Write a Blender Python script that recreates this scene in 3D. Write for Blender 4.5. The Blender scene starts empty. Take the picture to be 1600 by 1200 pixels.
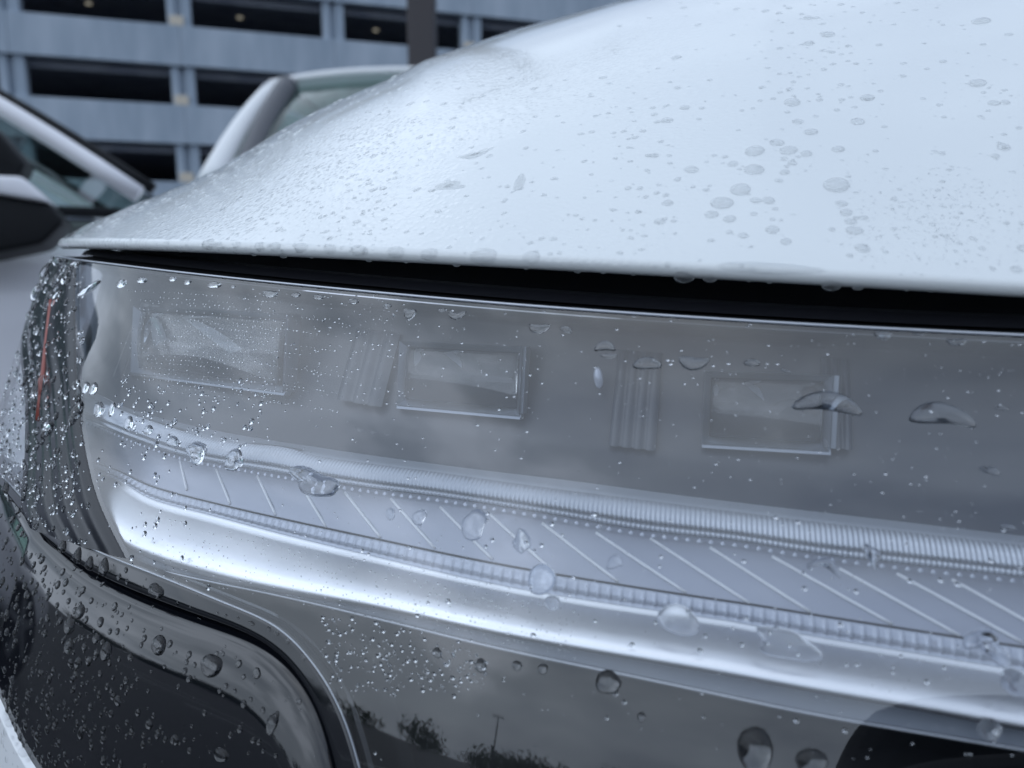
import bpy, bmesh, math, random
import numpy as np
from mathutils import Vector, Matrix
from mathutils.bvhtree import BVHTree

random.seed(7)
rng = np.random.default_rng(7)
sc = bpy.context.scene
col = sc.collection

# ------------------------------------------------------------------ camera, sky, sun, exposure
CAM_Z = 0.90
PITCH = math.radians(8.8)
FPX = 1164.0
cam_d = bpy.data.cameras.new('camera')
cam = bpy.data.objects.new('camera', cam_d)
col.objects.link(cam)
cam.location = (0, 0, CAM_Z)
cam.rotation_euler = (math.pi / 2 - PITCH, 0, 0)
cam_d.sensor_width = 36
cam_d.lens = 36 * FPX / 1600
cam_d.clip_start = 0.01
cam_d.clip_end = 3000
cam_d.dof.use_dof = True
cam_d.dof.focus_distance = 0.275
cam_d.dof.aperture_fstop = 9.5
sc.camera = cam

world = bpy.data.worlds.new('World')
sc.world = world
world.use_nodes = True
wn, wl = world.node_tree.nodes, world.node_tree.links
wn.clear()
w_out = wn.new('ShaderNodeOutputWorld')
w_bg = wn.new('ShaderNodeBackground')
w_sky = wn.new('ShaderNodeTexSky')
w_sky.sky_type = 'NISHITA'
w_sky.sun_disc = False
w_sky.sun_elevation = math.radians(58)
w_sky.sun_rotation = math.radians(200)
w_sky.air_density = 1.0
w_sky.dust_density = 3.0
w_tc = wn.new('ShaderNodeTexCoord')
w_map = wn.new('ShaderNodeMapping')
w_map.inputs['Scale'].default_value = (1.0, 1.0, 2.6)
w_n = wn.new('ShaderNodeTexNoise')
w_n.inputs['Scale'].default_value = 2.6
w_n.inputs['Detail'].default_value = 5
w_n.inputs['Roughness'].default_value = 0.5
w_r = wn.new('ShaderNodeValToRGB')
w_r.color_ramp.elements[0].position = 0.33
w_r.color_ramp.elements[0].color = (3.9, 4.9, 6.7, 1)
w_r.color_ramp.elements[1].position = 0.68
w_r.color_ramp.elements[1].color = (8.8, 10.4, 12.5, 1)
w_e = w_r.color_ramp.elements.new(0.82)
w_e.color = (15.5, 17.6, 20.8, 1)
w_mix = wn.new('ShaderNodeMix')
w_mix.data_type = 'RGBA'
w_mix.inputs[0].default_value = 0.93
wl.new(w_tc.outputs['Generated'], w_map.inputs['Vector'])
wl.new(w_map.outputs['Vector'], w_n.inputs['Vector'])
w_dot = wn.new('ShaderNodeVectorMath'); w_dot.operation = 'DOT_PRODUCT'
w_dot.inputs[1].default_value = (-0.80, -0.10, 0.55)
w_ma = wn.new('ShaderNodeMath'); w_ma.operation = 'MULTIPLY_ADD'; w_ma.inputs[1].default_value = 0.46
w_sb = wn.new('ShaderNodeMath'); w_sb.operation = 'SUBTRACT'; w_sb.inputs[1].default_value = 0.17
wl.new(w_tc.outputs['Generated'], w_dot.inputs[0])
wl.new(w_dot.outputs['Value'], w_ma.inputs[0]); wl.new(w_n.outputs['Fac'], w_ma.inputs[2])
wl.new(w_ma.outputs[0], w_sb.inputs[0]); wl.new(w_sb.outputs[0], w_r.inputs['Fac'])
wl.new(w_sky.outputs['Color'], w_mix.inputs[6])
wl.new(w_r.outputs['Color'], w_mix.inputs[7])
wl.new(w_mix.outputs[2], w_bg.inputs['Color'])
w_bg.inputs['Strength'].default_value = 0.1
wl.new(w_bg.outputs['Background'], w_out.inputs['Surface'])

sun_d = bpy.data.lights.new('sun', 'SUN')
sun_d.energy = 0.5
sun_d.angle = math.radians(178)
sun_d.color = (0.95, 0.97, 1.0)
sun = bpy.data.objects.new('sun', sun_d)
col.objects.link(sun)
sun.rotation_euler = (math.radians(32), 0, math.radians(200 - 180))
sun['kind'] = 'helper'

sc.view_settings.view_transform = 'Standard'
sc.view_settings.look = 'None'
sc.view_settings.exposure = 0.03
sc.view_settings.gamma = 1.0
sc.cycles.max_bounces = 14
sc.cycles.transparent_max_bounces = 16
sc.cycles.transmission_bounces = 10
sc.cycles.glossy_bounces = 6
sc.cycles.caustics_reflective = True
sc.cycles.caustics_refractive = True
sc.cycles.sample_clamp_indirect = 4.0

# ------------------------------------------------------------------ helpers
def obj(name, verts, faces, mat, parent=None, smooth=True, kind=None):
    me = bpy.data.meshes.new(name)
    me.from_pydata([tuple(map(float, v)) for v in verts], [], faces)
    me.update()
    if smooth:
        me.polygons.foreach_set('use_smooth', [True] * len(me.polygons))
    if mat:
        me.materials.append(mat)
    o = bpy.data.objects.new(name, me)
    col.objects.link(o)
    if parent is not None:
        o.parent = parent
    if kind:
        o['kind'] = kind
    return o

def obj_bm(name, bm, mat, parent=None, smooth=False):
    me = bpy.data.meshes.new(name)
    bmesh.ops.recalc_face_normals(bm, faces=bm.faces)
    bm.to_mesh(me)
    bm.free()
    if smooth:
        me.polygons.foreach_set('use_smooth', [True] * len(me.polygons))
    if mat:
        me.materials.append(mat)
    o = bpy.data.objects.new(name, me)
    col.objects.link(o)
    if parent is not None:
        o.parent = parent
    return o

def tag(o, label=None, cat=None, group=None, kind=None):
    if label: o['label'] = label
    if cat: o['category'] = cat
    if group: o['group'] = group
    if kind: o['kind'] = kind
    return o

def empty(name, loc=(0, 0, 0), rz=0.0):
    o = bpy.data.objects.new(name, None)
    o.empty_display_size = 0.1
    col.objects.link(o)
    o.location = loc
    o.rotation_euler = (0, 0, rz)
    return o

def copy_tree(o, parent=None):
    c = o.copy()
    col.objects.link(c)
    c.parent = parent
    for ch in list(o.children):
        copy_tree(ch, c)
    return c

def box_bm(bm, x0, x1, y0, y1, z0, z1, M=None, bevel=0.0):
    r = bmesh.ops.create_cube(bm, size=1.0)
    T = Matrix.Translation(((x0 + x1) / 2, (y0 + y1) / 2, (z0 + z1) / 2)) @ Matrix.Diagonal((abs(x1 - x0), abs(y1 - y0), abs(z1 - z0), 1))
    if M is not None:
        T = M @ T
    bmesh.ops.transform(bm, matrix=T, verts=r['verts'])
    if bevel > 0:
        es = {e for v in r['verts'] for e in v.link_edges}
        bmesh.ops.bevel(bm, geom=list(es), offset=bevel, segments=2, affect='EDGES', profile=0.5)

def box(name, x0, x1, y0, y1, z0, z1, mat, parent=None, bevel=0.0, M=None):
    bm = bmesh.new()
    box_bm(bm, x0, x1, y0, y1, z0, z1, M, bevel)
    return obj_bm(name, bm, mat, parent)

def grid_mesh(name, P, mat, parent=None, flip=False, kind=None, close_u=False):
    """P: array (nu, nv, 3)"""
    nu, nv = P.shape[:2]
    f = []
    for i in range(nu - 1 + (1 if close_u else 0)):
        i2 = (i + 1) % nu
        for j in range(nv - 1):
            q = (i * nv + j, i2 * nv + j, i2 * nv + j + 1, i * nv + j + 1)
            f.append(q[::-1] if flip else q)
    return obj(name, P.reshape(-1, 3), f, mat, parent, True, kind)

def tube(name, pts, rad, mat, parent=None, seg=8, kind=None):
    pts = np.asarray(pts, float)
    n = len(pts)
    rad = np.full(n, rad) if np.isscalar(rad) else np.asarray(rad)
    T = np.gradient(pts, axis=0)
    T /= np.linalg.norm(T, axis=1)[:, None] + 1e-12
    up = np.array([0.03, 0.02, 1.0])
    A = np.cross(T, up); A /= np.linalg.norm(A, axis=1)[:, None] + 1e-12
    B = np.cross(T, A)
    a = np.linspace(0, 2 * np.pi, seg, endpoint=False)
    P = pts[:, None] + rad[:, None, None] * (np.cos(a)[None, :, None] * A[:, None] + np.sin(a)[None, :, None] * B[:, None])
    V = P.reshape(-1, 3)
    f = []
    for i in range(n - 1):
        for j in range(seg):
            k = (j + 1) % seg
            f.append((i * seg + j, i * seg + k, (i + 1) * seg + k, (i + 1) * seg + j))
    f.append(tuple(range(seg))[::-1])
    f.append(tuple((n - 1) * seg + j for j in range(seg)))
    return obj(name, V, f, mat, parent, True, kind)

# ------------------------------------------------------------------ materials
def princ(name, base, rough=0.5, metal=0.0, spec=0.5, coat=0.0, coat_rough=0.03, trans=0.0, ior=1.5):
    m = bpy.data.materials.new(name)
    m.use_nodes = True
    b = m.node_tree.nodes['Principled BSDF']
    b.inputs['Base Color'].default_value = (*base, 1)
    b.inputs['Roughness'].default_value = rough
    b.inputs['Metallic'].default_value = metal
    b.inputs['Specular IOR Level'].default_value = spec
    b.inputs['Coat Weight'].default_value = coat
    b.inputs['Coat Roughness'].default_value = coat_rough
    b.inputs['Transmission Weight'].default_value = trans
    b.inputs['IOR'].default_value = ior
    return m

def N(m, t, **kw):
    n = m.node_tree.nodes.new(t)
    for k, v in kw.items():
        if k in n.inputs.keys():
            n.inputs[k].default_value = v
        else:
            setattr(n, k, v)
    return n

def L(m, a, b):
    m.node_tree.links.new(a, b)

def bump_noise(m, scale, strength, dist, detail=3, target='Normal', stretch=None):
    b = m.node_tree.nodes['Principled BSDF']
    tc = N(m, 'ShaderNodeTexCoord')
    src = tc.outputs['Object']
    if stretch:
        mp = N(m, 'ShaderNodeMapping')
        mp.inputs['Scale'].default_value = stretch
        L(m, src, mp.inputs['Vector'])
        src = mp.outputs['Vector']
    n = N(m, 'ShaderNodeTexNoise', Scale=scale, Detail=detail)
    L(m, src, n.inputs['Vector'])
    bp = N(m, 'ShaderNodeBump', Strength=strength, Distance=dist)
    L(m, n.outputs['Fac'], bp.inputs['Height'])
    L(m, bp.outputs['Normal'], b.inputs[target])
    return n

def color_noise(m, c1, c2, scale, detail=4, lo=0.35, hi=0.65, stretch=None):
    b = m.node_tree.nodes['Principled BSDF']
    tc = N(m, 'ShaderNodeTexCoord')
    src = tc.outputs['Object']
    if stretch:
        mp = N(m, 'ShaderNodeMapping')
        mp.inputs['Scale'].default_value = stretch
        L(m, src, mp.inputs['Vector'])
        src = mp.outputs['Vector']
    n = N(m, 'ShaderNodeTexNoise', Scale=scale, Detail=detail)
    L(m, src, n.inputs['Vector'])
    r = N(m, 'ShaderNodeValToRGB')
    r.color_ramp.elements[0].position = lo
    r.color_ramp.elements[0].color = (*c1, 1)
    r.color_ramp.elements[1].position = hi
    r.color_ramp.elements[1].color = (*c2, 1)
    L(m, n.outputs['Fac'], r.inputs['Fac'])
    L(m, r.outputs['Color'], b.inputs['Base Color'])

def sheet_glass(name, tint=(1, 1, 1), ior=1.58, boost=1.0, rough=0.0, bump=None):
    """a thin clear sheet: mirror reflection by Fresnel, the rest passes straight through"""
    m = bpy.data.materials.new(name)
    m.use_nodes = True
    nt = m.node_tree
    nt.nodes.clear()
    out = nt.nodes.new('ShaderNodeOutputMaterial')
    mix = nt.nodes.new('ShaderNodeMixShader')
    tr = nt.nodes.new('ShaderNodeBsdfTransparent')
    tr.inputs['Color'].default_value = (*tint, 1)
    gl = nt.nodes.new('ShaderNodeBsdfGlossy')
    gl.inputs['Roughness'].default_value = rough
    r0 = ((ior - 1) / (ior + 1)) ** 2
    geo = nt.nodes.new('ShaderNodeNewGeometry')
    dt = nt.nodes.new('ShaderNodeVectorMath'); dt.operation = 'DOT_PRODUCT'
    nt.links.new(geo.outputs['Normal'], dt.inputs[0]); nt.links.new(geo.outputs['Incoming'], dt.inputs[1])
    def mth(op, x, y=None, clamp=False):
        q = nt.nodes.new('ShaderNodeMath'); q.operation = op; q.use_clamp = clamp
        for i_, z in enumerate((x, y)):
            if z is None: continue
            if isinstance(z, (int, float)): q.inputs[i_].default_value = z
            else: nt.links.new(z, q.inputs[i_])
        return q.outputs[0]
    om = mth('SUBTRACT', 1.0, mth('ABSOLUTE', dt.outputs['Value']), True)
    p5 = mth('POWER', om, 5.0)
    R1 = mth('ADD', mth('MULTIPLY', p5, 1.0 - r0), r0)
    # two faces of the sheet: R2 = 2R / (1 + R)
    a = nt.nodes.new('ShaderNodeMath'); a.operation = 'MULTIPLY'; a.inputs[1].default_value = 2.0 * boost
    b = nt.nodes.new('ShaderNodeMath'); b.operation = 'ADD'; b.inputs[1].default_value = 1.0
    c = nt.nodes.new('ShaderNodeMath'); c.operation = 'DIVIDE'; c.use_clamp = True
    nt.links.new(R1, a.inputs[0]); nt.links.new(R1, b.inputs[0])
    nt.links.new(a.outputs[0], c.inputs[0]); nt.links.new(b.outputs[0], c.inputs[1])
    nt.links.new(c.outputs[0], mix.inputs[0]); nt.links.new(tr.outputs[0], mix.inputs[1]); nt.links.new(gl.outputs[0], mix.inputs[2])
    nt.links.new(mix.outputs[0], out.inputs['Surface'])
    if bump:
        tc = nt.nodes.new('ShaderNodeTexCoord')
        n = nt.nodes.new('ShaderNodeTexNoise'); n.inputs['Scale'].default_value = bump[0]; n.inputs['Detail'].default_value = 2
        bp = nt.nodes.new('ShaderNodeBump'); bp.inputs['Strength'].default_value = bump[1]; bp.inputs['Distance'].default_value = bump[2]
        nt.links.new(tc.outputs['Object'], n.inputs['Vector'])
        nt.links.new(n.outputs['Fac'], bp.inputs['Height'])
        nt.links.new(bp.outputs['Normal'], gl.inputs['Normal'])
    return m

M = {}
M['water'] = bpy.data.materials.new('rain_water')
M['water'].use_nodes = True
_nt = M['water'].node_tree
_nt.nodes.clear()
_o = _nt.nodes.new('ShaderNodeOutputMaterial'); _g = _nt.nodes.new('ShaderNodeBsdfGlass')
_g.inputs['IOR'].default_value = 1.333; _g.inputs['Roughness'].default_value = 0.0
_g.inputs['Color'].default_value = (0.99, 0.995, 1, 1)
_nt.links.new(_g.outputs[0], _o.inputs['Surface'])

M['water_thin'] = sheet_glass('shallow_rain_water', (0.985, 0.99, 0.995), 1.34, 1.0)
_nt = M['water_thin'].node_tree
_mixo = [n for n in _nt.nodes if n.type == 'MIX_SHADER'][0]; _outo = [n for n in _nt.nodes if n.type == 'OUTPUT_MATERIAL'][0]
_g2 = _nt.nodes.new('ShaderNodeBsdfGlass'); _g2.inputs['IOR'].default_value = 1.333; _g2.inputs['Roughness'].default_value = 0
_m2 = _nt.nodes.new('ShaderNodeMixShader'); _m2.inputs[0].default_value = 0.5
_nt.links.new(_mixo.outputs[0], _m2.inputs[1]); _nt.links.new(_g2.outputs[0], _m2.inputs[2]); _nt.links.new(_m2.outputs[0], _outo.inputs['Surface'])
M['lens'] = sheet_glass('clear_lens_plastic', (0.93, 0.94, 0.95), 1.58, 1.25, 0.0, (9, 0.12, 0.002))
M['car_glass'] = sheet_glass('green_car_glass', (0.55, 0.72, 0.66), 1.5, 1.1)

# white hood paint: clear coat over white, roughened by a thin uneven water film
m = princ('white_paint', (0.70, 0.735, 0.745), 0.42, coat=1.0, coat_rough=0.07)
b = m.node_tree.nodes['Principled BSDF']
tc = N(m, 'ShaderNodeTexCoord')
n1 = N(m, 'ShaderNodeTexNoise', Scale=9.0, Detail=3)
L(m, tc.outputs['Object'], n1.inputs['Vector'])
n2 = N(m, 'ShaderNodeTexNoise', Scale=88.0, Detail=4, Roughness=0.6, Distortion=0.7)
L(m, tc.outputs['Object'], n2.inputs['Vector'])
r1 = N(m, 'ShaderNodeMapRange'); r1.inputs['From Min'].default_value = 0.42; r1.inputs['From Max'].default_value = 0.60
L(m, n1.outputs['Fac'], r1.inputs['Value'])
sx = N(m, 'ShaderNodeSeparateXYZ'); L(m, tc.outputs['Object'], sx.inputs[0])
rx = N(m, 'ShaderNodeMapRange'); rx.inputs['From Min'].default_value = 0.02; rx.inputs['From Max'].default_value = 0.10
rx.inputs['To Min'].default_value = 1.0; rx.inputs['To Max'].default_value = 0.10
L(m, sx.outputs['X'], rx.inputs['Value'])
mu = N(m, 'ShaderNodeMath', operation='MULTIPLY'); L(m, r1.outputs[0], mu.inputs[0]); L(m, rx.outputs[0], mu.inputs[1])
ab = N(m, 'ShaderNodeMath', operation='SUBTRACT'); L(m, n2.outputs['Fac'], ab.inputs[0]); ab.inputs[1].default_value = 0.5
ab2 = N(m, 'ShaderNodeMath', operation='ABSOLUTE'); L(m, ab.outputs[0], ab2.inputs[0])
vo = N(m, 'ShaderNodeTexVoronoi', Scale=430.0, Randomness=1.0)
L(m, tc.outputs['Object'], vo.inputs['Vector'])
vr = N(m, 'ShaderNodeMapRange'); vr.inputs['From Min'].default_value = 0.05; vr.inputs['From Max'].default_value = 0.55
vr.inputs['To Min'].default_value = 1.0; vr.inputs['To Max'].default_value = 0.0
L(m, vo.outputs['Distance'], vr.inputs['Value'])
edge = N(m, 'ShaderNodeMapRange'); edge.inputs['From Min'].default_value = 0.0; edge.inputs['From Max'].default_value = 0.07
L(m, ab2.outputs[0], edge.inputs['Value'])
bd = N(m, 'ShaderNodeMath', operation='MULTIPLY_ADD'); bd.inputs[1].default_value = 0.30; L(m, edge.outputs[0], bd.inputs[0]); L(m, vr.outputs[0], bd.inputs[2])
film = N(m, 'ShaderNodeMath', operation='MULTIPLY'); L(m, bd.outputs[0], film.inputs[0]); L(m, mu.outputs[0], film.inputs[1])
bp = N(m, 'ShaderNodeBump', Strength=0.40, Distance=0.0005)
L(m, film.outputs[0], bp.inputs['Height'])
L(m, bp.outputs['Normal'], b.inputs['Coat Normal'])
bp2 = N(m, 'ShaderNodeBump', Strength=0.10, Distance=0.0005)
L(m, film.outputs[0], bp2.inputs['Height'])
L(m, bp2.outputs['Normal'], b.inputs['Normal'])
M['hood'] = m

M['white_body'] = princ('white_body_paint', (0.72, 0.74, 0.76), 0.4, coat=0.8, coat_rough=0.05)
M['gloss_black'] = princ('gloss_black_plastic', (0.004, 0.005, 0.008), 0.06, spec=0.6, coat=0.45, coat_rough=0.02)
bump_noise(M['gloss_black'], 14, 0.12, 0.002, 2)
M['black'] = princ('black_plastic', (0.007, 0.008, 0.010), 0.55, spec=0.25)
M['refl_black'] = princ('satin_black_reflection', (0.010, 0.012, 0.017), 0.20, spec=0.4)  # for the sheet that imitates the dark garage reflection at the lamp corner
M['rubber'] = princ('black_rubber', (0.016, 0.017, 0.022), 0.4, spec=0.3)
M['housing'] = princ('smoked_housing', (0.040, 0.050, 0.070), 0.34)
bump_noise(M['housing'], 16, 0.3, 0.003, 2, stretch=(3, 3, 1))
M['ledge'] = princ('satin_grey_ledge', (0.27, 0.30, 0.35), 0.35)
M['guide'] = princ('ribbed_clear_plastic', (0.42, 0.46, 0.53), 0.18, metal=0.5, coat=0.6)
M['strip'] = princ('satin_lavender_strip', (0.36, 0.39, 0.47), 0.30, metal=0.25)
bump_noise(M['strip'], 900, 0.10, 0.0002, 2)
M['saw'] = princ('sawtooth_clear_plastic', (0.42, 0.46, 0.55), 0.20, metal=0.3, coat=0.5)
M['chrome'] = princ('satin_silver', (0.88, 0.90, 0.94), 0.32, metal=1.0)
bump_noise(M['chrome'], 700, 0.05, 0.0002, 2)
M['bright_rim'] = princ('bright_edge_plastic', (0.50, 0.53, 0.58), 0.15, metal=0.4)
M['flute'] = princ('fluted_smoked_plastic', (0.050, 0.062, 0.084), 0.3)
M['ridge'] = princ('pale_ridge_plastic', (0.80, 0.83, 0.88), 0.3)
M['frame_metal'] = princ('module_frame_silver', (0.22, 0.25, 0.30), 0.30, metal=0.7)
M['proj_glass'] = princ('projector_glass', (0.98, 0.99, 1.0), 0.01, trans=1.0, ior=1.5)
M['reflector'] = princ('polished_reflector', (0.60, 0.66, 0.74), 0.08, metal=1.0)
M['amber'] = princ('amber_reflector', (0.26, 0.055, 0.04), 0.35)
M['white_led'] = princ('white_led_dome', (0.9, 0.93, 0.97), 0.2)

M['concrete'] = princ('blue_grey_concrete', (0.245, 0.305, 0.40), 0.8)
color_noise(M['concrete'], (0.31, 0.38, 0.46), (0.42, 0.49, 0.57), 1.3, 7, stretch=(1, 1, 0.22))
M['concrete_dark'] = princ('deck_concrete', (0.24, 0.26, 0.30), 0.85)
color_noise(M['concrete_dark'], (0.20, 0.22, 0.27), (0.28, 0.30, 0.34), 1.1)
M['cream'] = princ('cream_box_paint', (0.62, 0.56, 0.46), 0.6)
M['bronze'] = princ('dark_bronze_paint', (0.035, 0.030, 0.034), 0.5)
M['asphalt'] = princ('wet_asphalt', (0.036, 0.030, 0.034), 0.6, spec=0.25)
color_noise(M['asphalt'], (0.020, 0.022, 0.025), (0.036, 0.038, 0.043), 4, 8)
bump_noise(M['asphalt'], 160, 0.4, 0.01, 4)
M['line'] = princ('white_road_paint', (0.7, 0.7, 0.7), 0.5)
M['silver_body'] = princ('silver_lilac_paint', (0.84, 0.84, 0.88), 0.35, metal=0.0, coat=0.8)
M['dark_body'] = princ('dark_grey_paint', (0.03, 0.032, 0.038), 0.3, coat=0.8)
M['red_body'] = princ('dark_red_paint', (0.16, 0.02, 0.02), 0.3, coat=0.8)
M['blue_body'] = princ('dark_blue_paint', (0.02, 0.04, 0.10), 0.3, coat=0.8)
M['tyre'] = princ('tyre_rubber', (0.015, 0.015, 0.016), 0.8)
M['wet_trim'] = princ('wet_grey_trim', (0.10, 0.105, 0.12), 0.5)
M['alloy'] = princ('alloy_wheel', (0.45, 0.46, 0.48), 0.3, metal=0.9)
M['seat'] = princ('grey_seat_fabric', (0.42, 0.45, 0.44), 0.9)
M['interior'] = princ('car_interior', (0.10, 0.11, 0.11), 0.9)
M['lamp_on'] = bpy.data.materials.new('ceiling_lamp_light')
M['lamp_on'].use_nodes = True
_b = M['lamp_on'].node_tree.nodes['Principled BSDF']
_b.inputs['Emission Color'].default_value = (1.0, 0.93, 0.72, 1)
_b.inputs['Emission Strength'].default_value = 0.28
M['leaf'] = princ('dark_leaves', (0.035, 0.06, 0.025), 0.7)
color_noise(M['leaf'], (0.025, 0.045, 0.02), (0.06, 0.09, 0.04), 0.8)
M['bark'] = princ('bark', (0.08, 0.06, 0.045), 0.9)
M['coat'] = princ('dark_navy_coat', (0.02, 0.022, 0.03), 0.9)
M['skin'] = princ('skin', (0.45, 0.28, 0.20), 0.5)
M['hair'] = princ('dark_hair', (0.02, 0.015, 0.012), 0.6)
M['trousers'] = princ('dark_trousers', (0.03, 0.035, 0.05), 0.9)

# ------------------------------------------------------------------ projection maths (scene metres <-> photograph pixels, used to take sizes off the photograph)
cp, sp = math.cos(PITCH), math.sin(PITCH)
FWD = np.array([0, cp, -sp]); UP = np.array([0, sp, cp]); RT = np.array([1.0, 0, 0])
CAM = np.array([0, 0, CAM_Z])

def ray(px, py):
    d = FWD + RT * ((px - 800) / FPX) + UP * ((600 - py) / FPX)
    return d

def project(P):
    q = P - CAM
    f = q @ FWD
    return 800 + FPX * (q @ RT) / f, 600 - FPX * (q @ UP) / f

# ------------------------------------------------------------------ the nose of the car: plan curve (top view), leaned profile
def catmull(pts, n):
    pts = np.asarray(pts, float)
    p = np.vstack([2 * pts[0] - pts[1], pts, 2 * pts[-1] - pts[-2]])
    seg = len(pts) - 1
    t = np.linspace(0, seg, n)
    i = np.minimum(t.astype(int), seg - 1)
    u = (t - i)[:, None]
    p0, p1, p2, p3 = p[i], p[i + 1], p[i + 2], p[i + 3]
    return 0.5 * ((2 * p1) + (-p0 + p2) * u + (2 * p0 - 5 * p1 + 4 * p2 - p3) * u ** 2 + (-p0 + 3 * p1 - 3 * p2 + p3) * u ** 3)

PLAN = [(1.30, 0.00), (0.90, 0.045), (0.60, 0.090), (0.40, 0.130), (0.25, 0.168), (0.136, 0.198), (0.072, 0.213),
        (0.0, 0.235), (-0.07, 0.268), (-0.131, 0.303), (-0.180, 0.338), (-0.214, 0.366), (-0.238, 0.392), (-0.256, 0.420),
        (-0.270, 0.455), (-0.282, 0.51), (-0.288, 0.60), (-0.285, 0.80), (-0.26, 1.10)]
_pl = catmull(PLAN, 4000)
# light smoothing then arc-length parametrise
for _ in range(60):
    _pl[1:-1] = 0.25 * _pl[:-2] + 0.5 * _pl[1:-1] + 0.25 * _pl[2:]
_len = np.concatenate([[0], np.cumsum(np.linalg.norm(np.diff(_pl, axis=0), axis=1))])
S_MAX = _len[-1]
_ss = np.linspace(0, S_MAX, 4000)
_px = np.interp(_ss, _len, _pl[:, 0]); _py = np.interp(_ss, _len, _pl[:, 1])
_tx = np.gradient(_px, _ss); _ty = np.gradient(_py, _ss)
_k = np.ones(121) / 121
def _sm(a):
    return np.convolve(np.pad(a, 60, mode='edge'), _k, mode='valid')
_tx, _ty = _sm(_tx), _sm(_ty)
_nn = np.hypot(_tx, _ty); _tx /= _nn; _ty /= _nn
# outward normal: tangent runs right -> left, outward is to its left-hand side looking down (towards -Y)
_nx, _ny = -_ty, _tx
if _ny[1500] > 0:
    _nx, _ny = -_nx, -_ny

def plan(s):
    return np.interp(s, _ss, _px), np.interp(s, _ss, _py)

def plan_n(s):
    a, b_ = np.interp(s, _ss, _nx), np.interp(s, _ss, _ny)
    h = np.hypot(a, b_)
    return a / h, b_ / h

_ratio = _px / np.maximum(_py, 1e-3)

def s_at_px(px, py=430):
    """first s (from the right) where the plan curve crosses the vertical plane through this pixel"""
    d = ray(px, py)
    r = d[0] / d[1]
    lo = np.searchsorted(-_px, -0.9)
    for i in range(lo, len(_ss) - 1):
        if _ratio[i] >= r >= _ratio[i + 1]:
            return _ss[i]
    return _ss[int(np.argmin(_ratio))]

def z_curve(pix):
    S, Z = [], []
    for px, py in pix:
        s = s_at_px(px, py)
        x, y = plan(s)
        d = ray(px, py)
        t = y / d[1]
        S.append(s); Z.append(CAM_Z + t * d[2])
    return np.array(S), np.array(Z)

_tS, _tZ = z_curve([(1600, 528), (1200, 506), (900, 487), (600, 462), (300, 429), (150, 413), (85, 402)])
_hS, _hZ = z_curve([(1600, 465), (1350, 451), (1100, 438), (800, 419), (600, 408), (425, 401), (300, 396), (80, 388)])

def smooth_interp(s, S, Z):
    c = np.polyfit(S, Z, 3)
    lo, hi = S[0], S[-1]
    sc_ = np.clip(s, lo, hi)
    z = np.polyval(c, sc_)
    dl = np.polyval(np.polyder(c), lo); dh = np.polyval(np.polyder(c), hi)
    return z + np.where(s < lo, (s - lo) * dl * 0.3, 0) + np.where(s > hi, (s - hi) * dh * 0.15, 0)

def ztop(s): return smooth_interp(s, _tS, _tZ)
def zhood(s): return smooth_interp(s, _hS, _hZ)

TH0, THK = math.radians(29), math.radians(84)
def lean(v):
    v = np.asarray(v, float)
    vc = np.clip(v, -0.02, 0.30)
    th = TH0 - THK * vc
    o = (np.log(np.cos(th)) - math.log(math.cos(TH0))) / THK
    return o + (v - vc) * np.tan(TH0 - THK * 0.30)
S_CORNER = s_at_px(150)
def leanfac(s):
    return 1.0 - 0.25 * np.clip((s - S_CORNER + 0.03) / 0.12, 0, 1) ** 1.2

def P(s, v, inset=0.0):
    s = np.asarray(s, float); v = np.asarray(v, float)
    x, y = plan(s); nx, ny = plan_n(s)
    o = lean(v) * leanfac(s) - inset
    return np.stack(np.broadcast_arrays(x + nx * o, y + ny * o, ztop(s) - v), -1)

_cache = {}
def solve(px, py, inset=0.0):
    """(s, v) of the point of the inset skin seen at a pixel"""
    key = round(float(inset), 5)
    if key not in _cache:
        S = np.linspace(0.3, S_MAX, 700); V = np.linspace(-0.03, 0.24, 200)
        SS, VV = np.meshgrid(S, V, indexing='ij')
        Q = P(SS, VV, inset)
        X, Y = project(Q)
        f = (Q - CAM) @ FWD
        # facing
        nx, ny = plan_n(SS)
        face = ((Q[..., 0]) * nx + (Q[..., 1]) * ny) < 0
        ok = (f > 0.02) & face
        X = np.where(ok, X, 1e6)
        _cache[key] = (SS, VV, X, Y)
    SS, VV, X, Y = _cache[key]
    i = np.argmin((X - px) ** 2 + (Y - py) ** 2)
    s, v = SS.flat[i], VV.flat[i]
    for _ in range(6):
        e = 1e-5
        x0, y0 = project(P(s, v, inset)); xs, ys = project(P(s + e, v, inset)); xv, yv = project(P(s, v + e, inset))
        J = np.array([[xs - x0, xv - x0], [ys - y0, yv - y0]]) / e
        r = np.array([px - x0, py - y0])
        try:
            d = np.linalg.solve(J, r)
        except np.linalg.LinAlgError:
            break
        d = np.clip(d, -0.004, 0.004)
        s += d[0]; v += d[1]
    return s, v

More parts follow.
